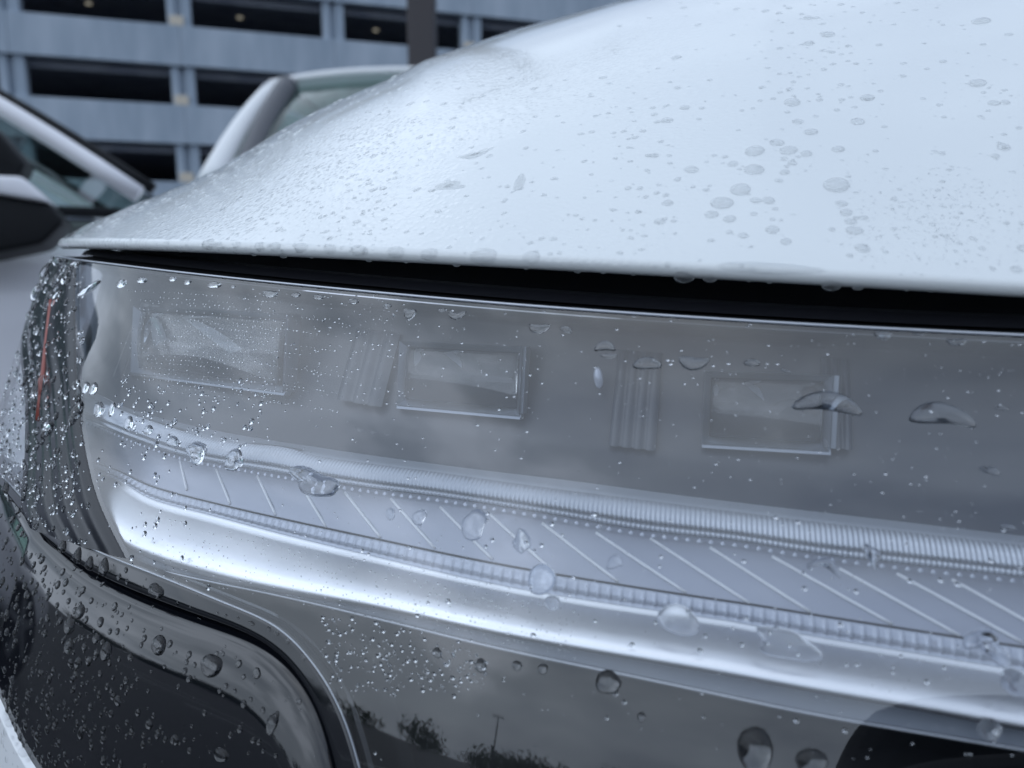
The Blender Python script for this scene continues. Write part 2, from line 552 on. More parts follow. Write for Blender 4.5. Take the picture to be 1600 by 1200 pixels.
def curve_sv(pix, inset=0.0, left=None, right=True, n=400, right_slope=0.0):
    """pixel polyline (left to right) -> smooth (s, v) polyline on the inset skin, carried on round the corner and past the frame"""
    pts = [solve(x, y, inset) for x, y in pix]
    pts = sorted(pts, key=lambda q: -q[0]) if left is None else pts
    pts = [tuple(map(float, q)) for q in pts]
    s0, v0 = pts[0]
    ext = [(s0 + 0.16, v0), (s0 + 0.05, v0)] if left is None else []
    pts = ext + pts
    if right:
        s1, v1 = pts[-1]; s2, v2 = pts[-2]
        sl = (v1 - v2) / (s1 - s2)
        for ds in (0.05, 0.15, 0.45):
            pts.append((s1 - ds, v1 - sl * ds * (0.6 if ds < 0.1 else 0.35) * (1 - right_slope)))
    c = catmull(pts, n * 3)
    l = np.concatenate([[0], np.cumsum(np.linalg.norm(np.diff(c, axis=0), axis=1))])
    t = np.linspace(0, l[-1], n)
    return np.stack([np.interp(t, l, c[:, 0]), np.interp(t, l, c[:, 1])], -1)

def v_of_s(c, s):
    o = np.argsort(c[:, 0])
    return np.interp(s, c[o, 0], c[o, 1])

def band(name, ca, cb, prof, mat, parent, s_grid, kind=None, wob=None):
    """ribbon between two v(s) curves; prof = list of (w, inset); w = 0 on curve a, 1 on curve b"""
    prof = np.asarray(prof, float)
    va = v_of_s(ca, s_grid)[:, None]; vb = v_of_s(cb, s_grid)[:, None]
    V = va + (vb - va) * prof[None, :, 0]
    I = np.broadcast_to(prof[None, :, 1], V.shape).copy()
    if wob is not None:
        I = I + wob(s_grid[:, None], np.broadcast_to(prof[None, :, 0], V.shape))
    S = np.broadcast_to(s_grid[:, None], V.shape)
    return grid_mesh(name, P(S, V, I), mat, parent, kind=kind)

S_R = s_at_px(1600) - 0.42      # right end (out of frame)
S_L = s_at_px(85) + 0.19        # left end round the corner
SG = np.concatenate([np.linspace(S_R, s_at_px(1600) - 0.03, 40)[:-1], np.linspace(s_at_px(1600) - 0.03, S_L, 420)])

# ------------------------------------------------------------------ the white car in front of the camera
car = empty('white_car', (0.5, 0.6, 0.0))
tag(car, 'white car seen very close, its rain covered headlight and hood filling the picture', 'car')
CARM = Matrix.Translation((-0.5, -0.6, 0))
def child(o, parent=None):
    """parent while the mesh stays in world coordinates"""
    o.parent = parent or car
    return o
def fix_parent():
    car.location = (0, 0, 0)

car.location = (0, 0, 0)

# ---- hood: rises from its lip away from the camera, flattens towards the windscreen
sil = [(60, 384), (80, 377), (150, 336), (230, 303), (270, 286), (320, 263), (375, 231), (430, 197), (480, 170), (595, 121), (650, 92), (800, 42), (960, 0), (1200, -58), (1600, -130)]
sS, sT, sD = [], [], []
for px, py in sil:
    s = s_at_px(px, py); d = ray(px, py)
    sS.append(s); sT.append(d[2] / math.hypot(d[0], d[1]))
    sD.append(np.interp(px, [60, 320, 430, 800, 1600], [0.12, 0.20, 0.22, 0.28, 0.33]))
sS = np.array(sS); o_ = np.argsort(sS); sS = sS[o_]; sT = np.array(sT)[o_]; sD = np.array(sD)[o_]
S_HL = s_at_px(77, 388)
hs = np.concatenate([np.linspace(0.02, s_at_px(1600) - 0.05, 60)[:-1], np.linspace(s_at_px(1600) - 0.05, S_HL, 260)])
HIN = 0.004
def hood_column(s):
    x, y = plan(s); nx, ny = plan_n(s)
    zb = float(zhood(s))
    x -= nx * HIN; y -= ny * HIN
    lipr = 0.0028
    # radial direction of the column
    px_dir = np.array([x, y])
    r0 = np.hypot(x, y)
    s16 = s_at_px_1600
    if s < s16:
        dx, dy = dir16
        r0v = r16
    else:
        dx, dy = px_dir / r0
        r0v = r0
    T = np.interp(s, sS, sT); D = np.interp(s, sS, sD)
    ztp = zb + 2 * lipr
    z0 = ztp - CAM_Z
    k = (T * r0v - z0) / D ** 2
    mm = T + 2 * k * D
    pts = []
    # underside + rolled lip (in the plane of the outward normal)
    slope = math.atan(mm)
    cx, cy, cz = x - nx * lipr, y - ny * lipr, zb + lipr
    pts.append((x - nx * 0.030, y - ny * 0.030, zb + 0.004))
    pts.append((x - nx * 0.012, y - ny * 0.012, zb + 0.0004))
    for a in np.linspace(-90, 90 - math.degrees(slope) * 0.9, 9):
        ar = math.radians(a)
        pts.append((cx + nx * lipr * math.cos(ar), cy + ny * lipr * math.cos(ar), cz + lipr * math.sin(ar)))
    sx_, sy_, sz_ = pts[-1]
    bx, by = 0.30, 0.954
    X, Y = sx_, sy_
    zz = sz_
    prev = 0.0
    Rr = np.concatenate([np.linspace(0, D, 46)[1:] ** 1.0, D + np.linspace(0, 1, 26)[1:] ** 1.4 * 1.0])
    for r in Rr:
        w = min(1.0, max(0.0, (r - D) / 0.25)); w = w * w * (3 - 2 * w)
        ddx, ddy = dx * (1 - w) + bx * w, dy * (1 - w) + by * w
        h = math.hypot(ddx, ddy)
        st = r - prev
        X += ddx / h * st; Y += ddy / h * st
        rr = 0.5 * (r + prev)
        zz += (mm - 2 * k * rr if r <= D else 0.03 + (max(T, 0.03) - 0.03) * math.exp(-(rr - D) / 0.22)) * st
        prev = r
        pts.append((X, Y, zz))
    return pts
s_at_px_1600 = s_at_px(1600, 400)
_x, _y = plan(s_at_px_1600); r16 = math.hypot(_x, _y); dir16 = (_x / r16, _y / r16)
HP = np.array([hood_column(s) for s in hs])
# round the far left tip so that the lip closes
hood = grid_mesh('hood', HP, M['hood'], car)

# ---- dark channel between hood and lamp
sgap = SG
def strip_surface(name, rows, mat, parent, s_grid):
    """rows: list of functions s -> (v, inset)"""
    A = []
    for f in rows:
        v, i = f(s_grid)
        A.append(P(s_grid, v + 0 * s_grid, i + 0 * s_grid))
    return grid_mesh(name, np.stack(A, 1), mat, parent)
strip_surface('hood_channel', [lambda s: (0.0012, 0.0030), lambda s: (-0.0005, 0.010), lambda s: (-0.0015, 0.030), lambda s: (-0.006, 0.034),
                               lambda s: (-0.012, 0.036), lambda s: (-0.0155, 0.036)], M['black'], car, sgap)
strip_surface('channel_seal', [lambda s: (-0.0015, 0.014), lambda s: (-0.0040, 0.015), lambda s: (-0.0052, 0.018), lambda s: (-0.0040, 0.021), lambda s: (-0.001, 0.022)], M['rubber'], car, sgap)

# ---- the headlight
lamp = empty('headlight'); child(lamp)

lower_edge = [(26, 767), (86, 827), (150, 860), (262, 905), (394, 959), (439, 978), (480, 1022), (525, 1086), (545, 1135), (562, 1200), (585, 1290)]
le = [solve(x, y, 0.0) for x, y in lower_edge]
S_side = SG.max()
le_full = [(S_side, le[0][1] - 0.001), (le[0][0] + 0.04, le[0][1] - 0.0005)] + le + [(le[-1][0] - 0.02, 0.172), (le[-1][0] - 0.12, 0.178), (le[-1][0] - 0.3, 0.18), (S_R, 0.18)]
def relax(c, it):
    c = c.copy()
    l = np.concatenate([[0], np.cumsum(np.linalg.norm(np.diff(c, axis=0), axis=1))])
    t = np.linspace(0, l[-1], len(c)); c = np.stack([np.interp(t, l, c[:, 0]), np.interp(t, l, c[:, 1])], -1)
    for _ in range(it):
        c[1:-1] = 0.25 * c[:-2] + 0.5 * c[1:-1] + 0.25 * c[2:]
    return c
LE = relax(catmull(le_full, 700), 60)
def lens_grid(inset_edge=0.0):
    nv = 70
    sA = np.linspace(0, 1, 420)
    l = np.concatenate([[0], np.cumsum(np.abs(np.diff(LE[:, 0])) + 0.35 * np.abs(np.diff(LE[:, 1])))])
    t = sA * l[-1]
    bs = np.interp(t, l, LE[:, 0]); bv = np.interp(t, l, LE[:, 1])
    w = np.linspace(0, 1, nv)[None, :]
    ts = bs[0] + (bs[-1] - bs[0]) * sA
    ts = 0.15 * ts + 0.85 * bs
    ts[0], ts[-1] = bs[0], bs[-1]
    S = ts[:, None] * (1 - w) + bs[:, None] * w
    V = 0.0 * (1 - w) + bv[:, None] * w
    return S, V
S_, V_ = lens_grid()
lensP = P(S_, V_, 0.0)
lens = grid_mesh('lens_cover', lensP, M['lens'], lamp)

# bright top edge of the lens, and the lower rim
topc = P(SG, np.full_like(SG, -0.0006), 0.0006)
tube('lens_edge', topc, 0.00045, M['bright_rim'], lamp, 8)
low = P(LE[:, 0], LE[:, 1] + 0.0003, 0.0004)
tube('lens_edge', low, 0.00030, M['bright_rim'], lamp, 8)

C1 = [(141, 610), (202, 639), (330, 672), (500, 700), (700, 728), (880, 750), (1060, 774), (1300, 803), (1600, 838)]
C2 = [(147, 624), (220, 653), (330, 686), (440, 699), (500, 714), (679, 738), (858, 763), (1060, 789), (1362, 826), (1600, 853)]
C3 = [(158, 665), (220, 690), (293, 714), (403, 734), (560, 760), (700, 778), (858, 803), (1000, 828), (1150, 845), (1300, 868), (1600, 902)]
C4 = [(121, 712), (183, 734), (240, 760), (337, 786), (450, 812), (600, 844), (819, 888), (1100, 933), (1225, 952), (1500, 995), (1600, 1010)]
C5 = [(121, 724), (183, 748), (240, 780), (337, 806), (450, 836), (600, 872), (819, 920), (1100, 963), (1184, 977), (1400, 1014), (1600, 1047)]
C6 = [(105, 775), (160, 820), (225, 868), (375, 914), (600, 954), (819, 1000), (1100, 1050), (1350, 1096), (1600, 1142)]
C7 = [(100, 800), (150, 842), (195, 876), (430, 930), (600, 970), (781, 1014), (1000, 1060), (1300, 1122), (1600, 1173)]
I1, I2, I3, I4, I5, I6, I7 = 0.020, 0.012, 0.012, 0.014, 0.013, 0.004, 0.005
c1 = curve_sv(C1, I1); c2 = curve_sv(C2, I2); c3 = curve_sv(C3, I3); c4 = curve_sv(C4, I4); c5 = curve_sv(C5, I5); c6 = curve_sv(C6, I6); c7 = curve_sv(C7, I7)
zero = np.stack([SG, np.zeros_like(SG)], -1)

# projector bay: recessed smoked panel with softly stepped top and bottom
topin = np.stack([SG, np.full_like(SG, 0.0015)], -1)
band('housing', topin, c1, [(0, 0.002), (0.02, 0.010), (0.05, 0.019), (0.10, 0.026), (0.14, 0.028), (0.5, 0.030), (0.80, 0.030), (0.86, 0.028), (0.93, 0.025), (1.0, 0.0205)], M['housing'], lamp, SG)
# grey ledge
band('ledge', c1, c2, [(0, 0.0203), (0.1, 0.0195), (0.5, 0.0155), (0.9, 0.0125), (1.0, 0.0125)], M['ledge'], lamp, SG)
# ribbed light guide: bulging tube with fine vertical ribs
pitch = 0.00135
sg_r = np.arange(S_R + 0.15, S_L - 0.02, pitch / 4)
def ribs(s, w):
    ph = (s / pitch) % 1.0
    tri = np.where(ph < 0.5, 1.0, 0.0)
    return -0.0006 * tri * np.clip(np.minimum(w / 0.08, (1 - w) / 0.08), 0, 1)
prof = [(w, 0.0126 - 0.0024 * math.sin(math.pi * w) ** 0.8) for w in np.linspace(0, 0.62, 9)]
prof += [(0.64, 0.0124), (0.66, 0.0124)] + [(w, 0.0122 - 0.0012 * math.sin(math.pi * (w - 0.66) / 0.34)) for w in np.linspace(0.70, 1.0, 6)]
band('light_guide', c2, c3, prof, M['guide'], lamp, sg_r, wob=ribs)
# strip with the diagonal ridges
band('reflector_strip', c3, c4, [(0, 0.0118), (0.05, 0.0135), (0.2, 0.0145), (0.8, 0.0150), (1.0, 0.0145)], M['strip'], lamp, SG)
# dotted bead row on top of the strip
dv = []; df = []
for i, s in enumerate(np.arange(s_at_px(1600) - 0.05, s_at_px(150), 0.0031)):
    v = float(v_of_s(c3, s)) + 0.0011
    c = P(s, v, 0.0118)
    t = P(s + 0.0007, v, 0.0118) - c; u = P(s, v + 0.0007, 0.0118) - c
    n_ = np.cross(t, u); n_ /= np.linalg.norm(n_)
    if n_[1] > 0: n_ = -n_
    k0 = len(dv)
    dv += [c - t, c - u, c + t, c + u, c + n_ * 0.0004]
    df += [(k0, k0 + 1, k0 + 4), (k0 + 1, k0 + 2, k0 + 4), (k0 + 2, k0 + 3, k0 + 4), (k0 + 3, k0, k0 + 4)]
obj('bead_row', dv, df, M['saw'], lamp, True, 'stuff')
diag = [((281, 718), (292, 766)), ((338, 733), (360, 788)), ((402, 743), (431, 805)), ((469, 756), (510, 824)), ((539, 769), (595, 840)), ((611, 779), (680, 857)),
        ((688, 792), (770, 874)), ((766, 804), (864, 892)), ((847, 817), (966, 909)), ((931, 832), (1072, 926)), ((1016, 841), (1172, 943)),
        ((1109, 855), (1266, 956)), ((1206, 869), (1394, 975)), ((1311, 888), (1499, 993)), ((1401, 896), (1598, 1004)), ((1487, 905), (1690, 1018))]
for (a0, a1) in diag:
    i_ = 0.0146
    p0 = solve(*a0, i_); p1 = solve(*a1, i_)
    line = []
    for w in np.linspace(0, 1, 12):
        line.append(P(p0[0] * (1 - w) + p1[0] * w, p0[1] * (1 - w) + p1[1] * w, i_))
    tube('ridge', np.array(line), 0.00048, M['ridge'], lamp, 6)
# sawtooth guide
pitch2 = 0.0031
sg2 = np.arange(S_R + 0.15, S_L - 0.02, pitch2 / 6)
def saw(s, w):
    ph = (s / pitch2) % 1.0
    return np.where(ph < 0.2, -0.0008, 0.0) * np.clip(np.minimum(w / 0.15, (1 - w) / 0.3), 0, 1)
band('sawtooth_guide', c4, c5, [(0, 0.0142), (0.08, 0.0134), (0.2, 0.0131), (0.5, 0.0129), (0.72, 0.0129), (0.82, 0.0136), (1.0, 0.0126)], M['saw'], lamp, sg2, wob=saw)
tube('dark_seam', P(SG, v_of_s(c4, SG), 0.0136), 0.00022, M['black'], lamp, 6)
# satin silver blade under it: a ledge facing up, rolled over at its front
band('silver_blade', c5, c6, [(0, 0.0125), (0.03, 0.0120), (0.10, 0.0117), (0.13, 0.0106), (0.25, 0.0078), (0.40, 0.0048), (0.55, 0.0026), (0.68, 0.0016), (0.80, 0.0014), (0.90, 0.0020), (0.96, 0.0030), (1.0, 0.0044)], M['chrome'], lamp, SG)
band('blade_underside', c6, c7, [(0, 0.0043), (0.25, 0.0050), (0.6, 0.0060), (1.0, 0.0062)], M['ledge'], lamp, SG)
c7p = np.stack([c7[:, 0], c7[:, 1]], -1)
tube('blade_rim', P(SG, v_of_s(c7, SG), 0.0052), 0.00042, M['bright_rim'], lamp, 6)
# dark lower well of the lamp, down to the lens rim
lowc = np.stack([LE[:, 0], LE[:, 1] + 0.0], -1)
vA = v_of_s(c7, LE[:, 0]); vB = np.maximum(LE[:, 1] + 0.001, vA + 0.0012)
W = np.linspace(0, 1, 14)
VV = vA[:, None] + (vB - vA)[:, None] * W[None]
inn = 0.0065 + 0.012 * np.clip(W / 0.15, 0, 1) * np.clip((1 - W) / 0.12, 0, 1)
grid_mesh('lower_well', P(np.broadcast_to(LE[:, 0][:, None], VV.shape), VV, np.broadcast_to(inn[None], VV.shape)), M['black'], lamp)

# projector modules
def basis(s, v, inset):
    c = P(s, v, inset)
    t = P(s - 0.002, v, inset) - c; t[2] = 0; t /= np.linalg.norm(t)      # towards image right
    nx, ny = plan_n(s)
    n_ = np.array([float(nx), float(ny), 0.12]); n_ /= np.linalg.norm(n_)
    u = np.cross(n_, t); u = -u if u[2] < 0 else u
    return c, t, u, n_
def frame_M(c, t, u, n_):
    m_ = Matrix.Identity(4)
    for i in range(3):
        m_[i][0], m_[i][1], m_[i][2], m_[i][3] = t[i], u[i], n_[i], c[i]
    return m_
def module(x0, y0, x1, y1, ins=0.026):
    a = solve(x0, (y0 + y1) / 2, ins); b_ = solve(x1, (y0 + y1) / 2 + 8, ins)
    top = solve((x0 + x1) / 2, y0, ins); bot = solve((x0 + x1) / 2, y1, ins)
    s = (a[0] + b_[0]) / 2; v = (top[1] + bot[1]) / 2
    w = abs(a[0] - b_[0]) / 2; h = np.linalg.norm(P(s, bot[1], ins) - P(s, top[1], ins)) / 2
    c, t, u, n_ = basis(s, v, ins)
    MM = frame_M(c, t, u, n_)
    # frame: four mitred sloped sides
    out = [(-w, -h), (w, -h), (w, h), (-w, h)]
    k = 0.0020
    inn_ = [(-w + k, -h + k), (w - k, -h + k), (w - k, h - k), (-w + k, h - k)]
    V = []
    for (x, y) in out: V.append(MM @ Vector((x, y, -0.004)))
    for (x, y) in out: V.append(MM @ Vector((x, y, 0.0030)))
    for (x, y) in inn_: V.append(MM @ Vector((x, y, 0.0004)))
    for (x, y) in inn_: V.append(MM @ Vector((x, y, -0.006)))
    F = []
    for r in range(3):
        for i in range(4):
            j = (i + 1) % 4
            F.append((r * 4 + i, r * 4 + j, (r + 1) * 4 + j, (r + 1) * 4 + i))
    obj('projector_frame', V, F, M['frame_metal'], lamp, False)
    # glass block lens, bulged front
    n1_, n2_ = 25, 17
    X, Y = np.meshgrid(np.linspace(-w + k * 1.2, w - k * 1.2, n1_), np.linspace(-h + k * 1.2, h - k * 1.2, n2_), indexing='ij')
    rr = (X / (w * 1.15)) ** 2 + (Y / (h * 1.5)) ** 2
    Z = 0.0005 + 0.0042 * (1 - rr)
    G = np.stack([X, Y, Z], -1).reshape(-1, 3)
    V = [MM @ Vector(g) for g in G] + [MM @ Vector((g[0], g[1], -0.0030)) for g in G]
    F = []
    for i in range(n1_ - 1):
        for j in range(n2_ - 1):
            q = (i * n2_ + j, (i + 1) * n2_ + j, (i + 1) * n2_ + j + 1, i * n2_ + j + 1)
            F.append(q); F.append(tuple(n1_ * n2_ + a_ for a_ in q[::-1]))
    N0 = n1_ * n2_
    ring = [(i, 0) for i in range(n1_)] + [(n1_ - 1, j) for j in range(1, n2_)] + [(i, n2_ - 1) for i in range(n1_ - 2, -1, -1)] + [(0, j) for j in range(n2_ - 2, 0, -1)]
    ring = [i * n2_ + j for i, j in ring]
    for a_, b2 in zip(ring, ring[1:] + ring[:1]):
        F.append((b2, a_, a_ + N0, b2 + N0))
    g = obj('projector_lens', V, F, M['proj_glass'], lamp, True)
    # reflector bowl behind with a swept cut-off blade
    V = []; F = []
    na, nr = 28, 9
    for i in range(nr):
        r_ = i / (nr - 1)
        for j in range(na):
            an = 2 * math.pi * j / na
            ca, sa = math.cos(an), math.sin(an)
            q = (abs(ca) ** 5 + abs(sa) ** 5) ** (-1 / 5)
            V.append(MM @ Vector((ca * q * (w - k * 1.6) * r_, sa * q * (h - k * 1.6) * r_, -0.020 + 0.0150 * r_ ** 2.6)))
    for i in range(nr - 1):
        for j in range(na):
            j2 = (j + 1) % na
            F.append((i * na + j, i * na + j2, (i + 1) * na + j2, (i + 1) * na + j))
    obj('reflector_bowl', V, F, M['reflector'], lamp, True)
    V = []; F = []
    for i in range(21):
        x = -w * 0.9 + 1.8 * w * i / 20
        yb = h * 0.62 * math.cos(math.pi * (i / 20)) * (1 if i < 20 else 1)
        V.append(MM @ Vector((x, yb, -0.0075))); V.append(MM @ Vector((x, yb - h * 0.52, -0.0105)))
    for i in range(20):
        F.append((2 * i, 2 * i + 1, 2 * i + 3, 2 * i + 2))
    obj('cutoff_blade', V, F, M['ledge'], lamp, True)
    # crescent rim of the bowl and the swept lens step that show through the glass
    def swept(nm, f, z, wd, n=24):
        V = []; F = []
        for i in range(n + 1):
            t_ = i / n
            x, y, dx, dy = f(t_)
            V.append(MM @ Vector((x * w, y * h, z))); V.append(MM @ Vector(((x + dx * wd * math.sin(math.pi * min(max(t_, .06), .94))) * w, (y + dy * wd * math.sin(math.pi * min(max(t_, .06), .94))) * h, z - 0.001)))
        for i in range(n):
            F.append((2 * i, 2 * i + 1, 2 * i + 3, 2 * i + 2))
        return obj(nm, V, F, M['ledge'], lamp, True)
    swept('bowl_rim', lambda t_: (-0.84 + 0.22 * t_ ** 2, 0.80 - 1.55 * t_, 1, 0.1), -0.0042, 0.20)
    swept('lens_step', lambda t_: (-0.45 + 1.20 * t_, 0.72 - 1.5 * t_ ** 1.3 - 0.12 * math.sin(math.pi * t_), 0.5, 0.9), -0.0045, 0.20)
    for nm, pts in (('frame_lip', [(-w, -h - 0.0012, 0.0032), (w * 1.02, -h - 0.0012, 0.0032), (w * 1.02, -h + 0.0006, 0.0022), (-w, -h + 0.0006, 0.0022)]),
                    ('frame_lip', [(w - 0.0004, -h + 0.0008, 0.0022), (w + 0.0016, -h + 0.0008, 0.0034), (w + 0.0016, h, 0.0034), (w - 0.0004, h, 0.0022)])):
        V = [MM @ Vector(q) for q in pts] + [MM @ Vector((q[0], q[1], q[2] - 0.003)) for q in pts]
        obj(nm, V, [(0, 1, 2, 3), (7, 6, 5, 4), (0, 4, 5, 1), (1, 5, 6, 2), (2, 6, 7, 3), (3, 7, 4, 0)], M['frame_metal'], lamp, False)
    return MM, w, h
module(215, 488, 462, 600, 0.025)
module(628, 540, 818, 640, 0.026)
module(1100, 586, 1295, 696, 0.026)
# fluted panels between the modules
def flutes(x0, x1, y0, y1, n, ins=0.0275):
    a = solve(x0, (y0 + y1) / 2, ins); b_ = solve(x1, (y0 + y1) / 2, ins)
    vt = solve((x0 + x1) / 2, y0, ins)[1]; vb = solve((x0 + x1) / 2, y1, ins)[1]
    ss = np.linspace(b_[0], a[0], n * 6 + 1)
    ph = np.abs(np.sin(np.linspace(0, n * math.pi, n * 6 + 1)))
    vv = np.linspace(vt, vb, 6)
    S, V = np.meshgrid(ss, vv, indexing='ij')
    I = ins - 0.0013 * ph[:, None] + 0 * V
    grid_mesh('fluted_panel', P(S, V, I), M['flute'], lamp)
flutes(540, 612, 515, 632, 3)
flutes(548, 616, 672, 715, 3)
flutes(958, 1030, 548, 700, 4)
flutes(1028, 1092, 735, 765, 3)
flutes(1284, 1330, 560, 700, 3)
flutes(196, 226, 470, 600, 2)
# small upright LED dome
c, t, u, n_ = basis(*solve(935, 590, 0.022), 0.022)
bm = bmesh.new(); bmesh.ops.create_uvsphere(bm, u_segments=14, v_segments=10, radius=1.0)
bmesh.ops.transform(bm, matrix=frame_M(c, t, u, n_) @ Matrix.Rotation(math.radians(8), 4, 'Z') @ Matrix.Diagonal((0.0016, 0.0036, 0.0012, 1)), verts=bm.verts)
obj_bm('led_dome', bm, M['saw'], lamp, True)
# amber side marker strip and a black sheet imitating the garage's dark reflection
am = [solve(x, y, 0.002) for x, y in ((88, 470), (80, 540), (74, 600), (68, 655))]
tube('side_marker', np.array([P(a_[0], a_[1], 0.0004) for a_ in am]), 0.0016, M['amber'], lamp, 8)
refl_L = [(60, 410), (52, 500), (50, 600), (52, 700), (46, 780), (60, 820)]
refl_R = [(133, 414), (134, 500), (137, 600), (150, 700), (172, 780), (215, 868)]
WA = catmull([solve(x, y, 0.0035) for x, y in refl_L], 60); WB = catmull([solve(x, y, 0.0035) for x, y in refl_R], 60)
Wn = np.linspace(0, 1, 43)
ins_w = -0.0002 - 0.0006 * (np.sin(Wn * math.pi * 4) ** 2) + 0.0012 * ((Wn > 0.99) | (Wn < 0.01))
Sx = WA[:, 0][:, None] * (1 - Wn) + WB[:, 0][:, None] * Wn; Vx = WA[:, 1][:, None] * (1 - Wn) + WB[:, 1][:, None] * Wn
corner_refl = grid_mesh('corner_reflection', P(Sx, Vx, np.broadcast_to(ins_w[None], Sx.shape)), M['refl_black'], lamp)  # added over the lens: mirrored garage and its column streaks, modelled as flutes
# ---- gloss black bezel round the lamp's lower edge and the bumper under it
edge2 = [(4, 775), (56, 846), (135, 910), (262, 966), (356, 996), (412, 1019), (442, 1049), (487, 1109), (502, 1165), (515, 1240), (530, 1320)]
e2 = [solve(x, y, 0.0) for x, y in edge2]
e2f = [(S_side + 0.003, e2[0][1] + 0.001), (e2[0][0] + 0.04, e2[0][1])] + e2 + [(e2[-1][0] - 0.03, 0.196), (e2[-1][0] - 0.13, 0.204), (e2[-1][0] - 0.3, 0.206), (S_R, 0.206)]
E2 = relax(catmull(e2f, 700), 90)
def loft_sv(name, A, B, prof, mat, parent):
    prof = np.asarray(prof, float)
    w = prof[None, :, 0]
    S = A[:, 0][:, None] * (1 - w) + B[:, 0][:, None] * w
    V = A[:, 1][:, None] * (1 - w) + B[:, 1][:, None] * w
    return grid_mesh(name, P(S, V, np.broadcast_to(prof[None, :, 1], S.shape)), mat, parent)
bez = [(0.02, 0.004), (0.03, 0.0006), (0.06, 0.0)] + [(w, 0.0 + 0.001 * max(0, (w - 0.5)) ** 1) for w in np.linspace(0.12, 0.60, 6)] + [(0.68, 0.0010), (0.74, 0.0022), (0.77, 0.005), (0.80, 0.012)]
bezel = loft_sv('lamp_bezel', LE, E2, bez, M['gloss_black'], car)
loft_sv('bezel_gap', LE, E2, [(0.76, 0.013), (0.99, 0.013)], M['rubber'], car)
# bumper: rolled upper edge then down and under
E3 = E2.copy()
bot = np.stack([E2[:, 0], np.full(len(E2), 0.42)], -1)
bm_top = np.stack([E2[:, 0], E2[:, 1]], -1)
# direction across the curve for the rolled edge
tt = np.gradient(E2, axis=0); tt /= np.linalg.norm(tt, axis=1)[:, None]
nn = np.stack([-tt[:, 1], tt[:, 0]], -1)
nn[nn[:, 1] < 0] *= -1
rows_S, rows_V, rows_I = [], [], []
for off, ins in [(-0.0005, 0.016), (-0.0004, 0.0075), (0.0, 0.0052), (0.0010, 0.0036), (0.0024, 0.0026), (0.0042, 0.0020), (0.007, 0.0013), (0.011, 0.0006), (0.016, 0.0002)]:
    q = E2 + nn * off
    rows_S.append(q[:, 0]); rows_V.append(q[:, 1]); rows_I.append(np.full(len(E2), ins))
q0 = E2 + nn * 0.016
for w in np.linspace(0, 1, 26)[1:]:
    rows_S.append(q0[:, 0] * (1 - w) + E2[:, 0] * w)
    rows_V.append(q0[:, 1] * (1 - w) + 0.46 * w)
    rows_I.append(np.full(len(E2), 0.0002 + 0.02 * w * w))
RS, RV, RI = np.stack(rows_S, 1), np.stack(rows_V, 1), np.stack(rows_I, 1)
# side cut of the bumper: white fender begins behind a curved joint
bumper = grid_mesh('bumper', P(RS, RV, RI), M['gloss_black'], car)
# white fender round the corner, standing 1.5 mm proud of the bumper
sf0 = solve(6, 900, -0.0015)[0]
vv = np.linspace(-0.012, 0.62, 60)
def s_joint(v):
    return np.interp(v, [0.0, 0.10, 0.135, 0.16, 0.20, 0.24, 0.30, 0.62], [S_side, S_side, S_side - 0.012, fS0, fS1, fS2, fS2 - 0.03, fS2 - 0.1])
fS0 = solve(4, 900, -0.0015)[0]; fS1 = solve(3, 1130, -0.0015)[0]; fS2 = solve(40, 1200, -0.0015)[0]
fS0 = max(fS0, fS1)
fj = []
for (x, y) in ((8, 790), (4, 860), (-6, 950), (-6, 1050), (0, 1110), (12, 1150), (38, 1200), (80, 1260)):
    fj.append(solve(x, y, -0.0015))
fj = [(S_side, -0.012), (S_side, 0.05), (S_side, fj[3][1] - 0.012), (fj[3][0] + 0.05, fj[3][1])] + fj[4:] + [(fj[-1][0] - 0.02, fj[-1][1] + 0.03), (fj[-1][0] - 0.05, 0.55)]
FJ = relax(catmull(fj, 300), 40)
FS = []
for (s, v) in FJ:
    FS.append([P(s, v, 0.008)] + [P(s + (min(S_MAX - 0.01, S_side + 0.45) - s) * w, v, -0.0015) for w in np.linspace(0, 1, 40) ** 1.5])
fender = grid_mesh('fender', np.array(FS), M['white_body'], car)

# ------------------------------------------------------------------ parking garage behind
TH_F = math.atan2(3.22, 1.0)
fdir = np.array([math.sin(TH_F), math.cos(TH_F), 0])
garage = empty('parking_garage', (0, 0, 0))
tag(garage, 'blue grey concrete parking garage with dark open decks behind the cars', 'parking garage')
O0 = np.array([(-800 / FPX) * 28 * 1.0, 28.0, 0])
GM = Matrix.Translation((O0[0], O0[1], 0)) @ Matrix.Rotation(math.atan2(fdir[1], fdir[0]), 4, 'Z')
def fz(px, py):
    """height on the facade plane at a pixel"""
    d = ray(px, py); n_ = np.array([-fdir[1], fdir[0], 0])
    t = (O0 @ n_) / (d @ n_)
    p = CAM + d * t
    return float((p - O0) @ fdir), float(p[2])
garage.matrix_world = GM
bay = 5.74; u_first = 1.17
zt2 = fz(0, 147)[1]; zb2 = fz(0, 212)[1]; zt1 = fz(0, 15)[1]
lev = zt1 - zt2; hp = zt2 - zb2
bays = list(range(-7, 9))
proto_panel = box('spandrel_panel', 0.005, bay - 0.005, 0.0, 0.22, 0, hp, M['concrete'], None, 0.02)
col.objects.unlink(proto_panel)
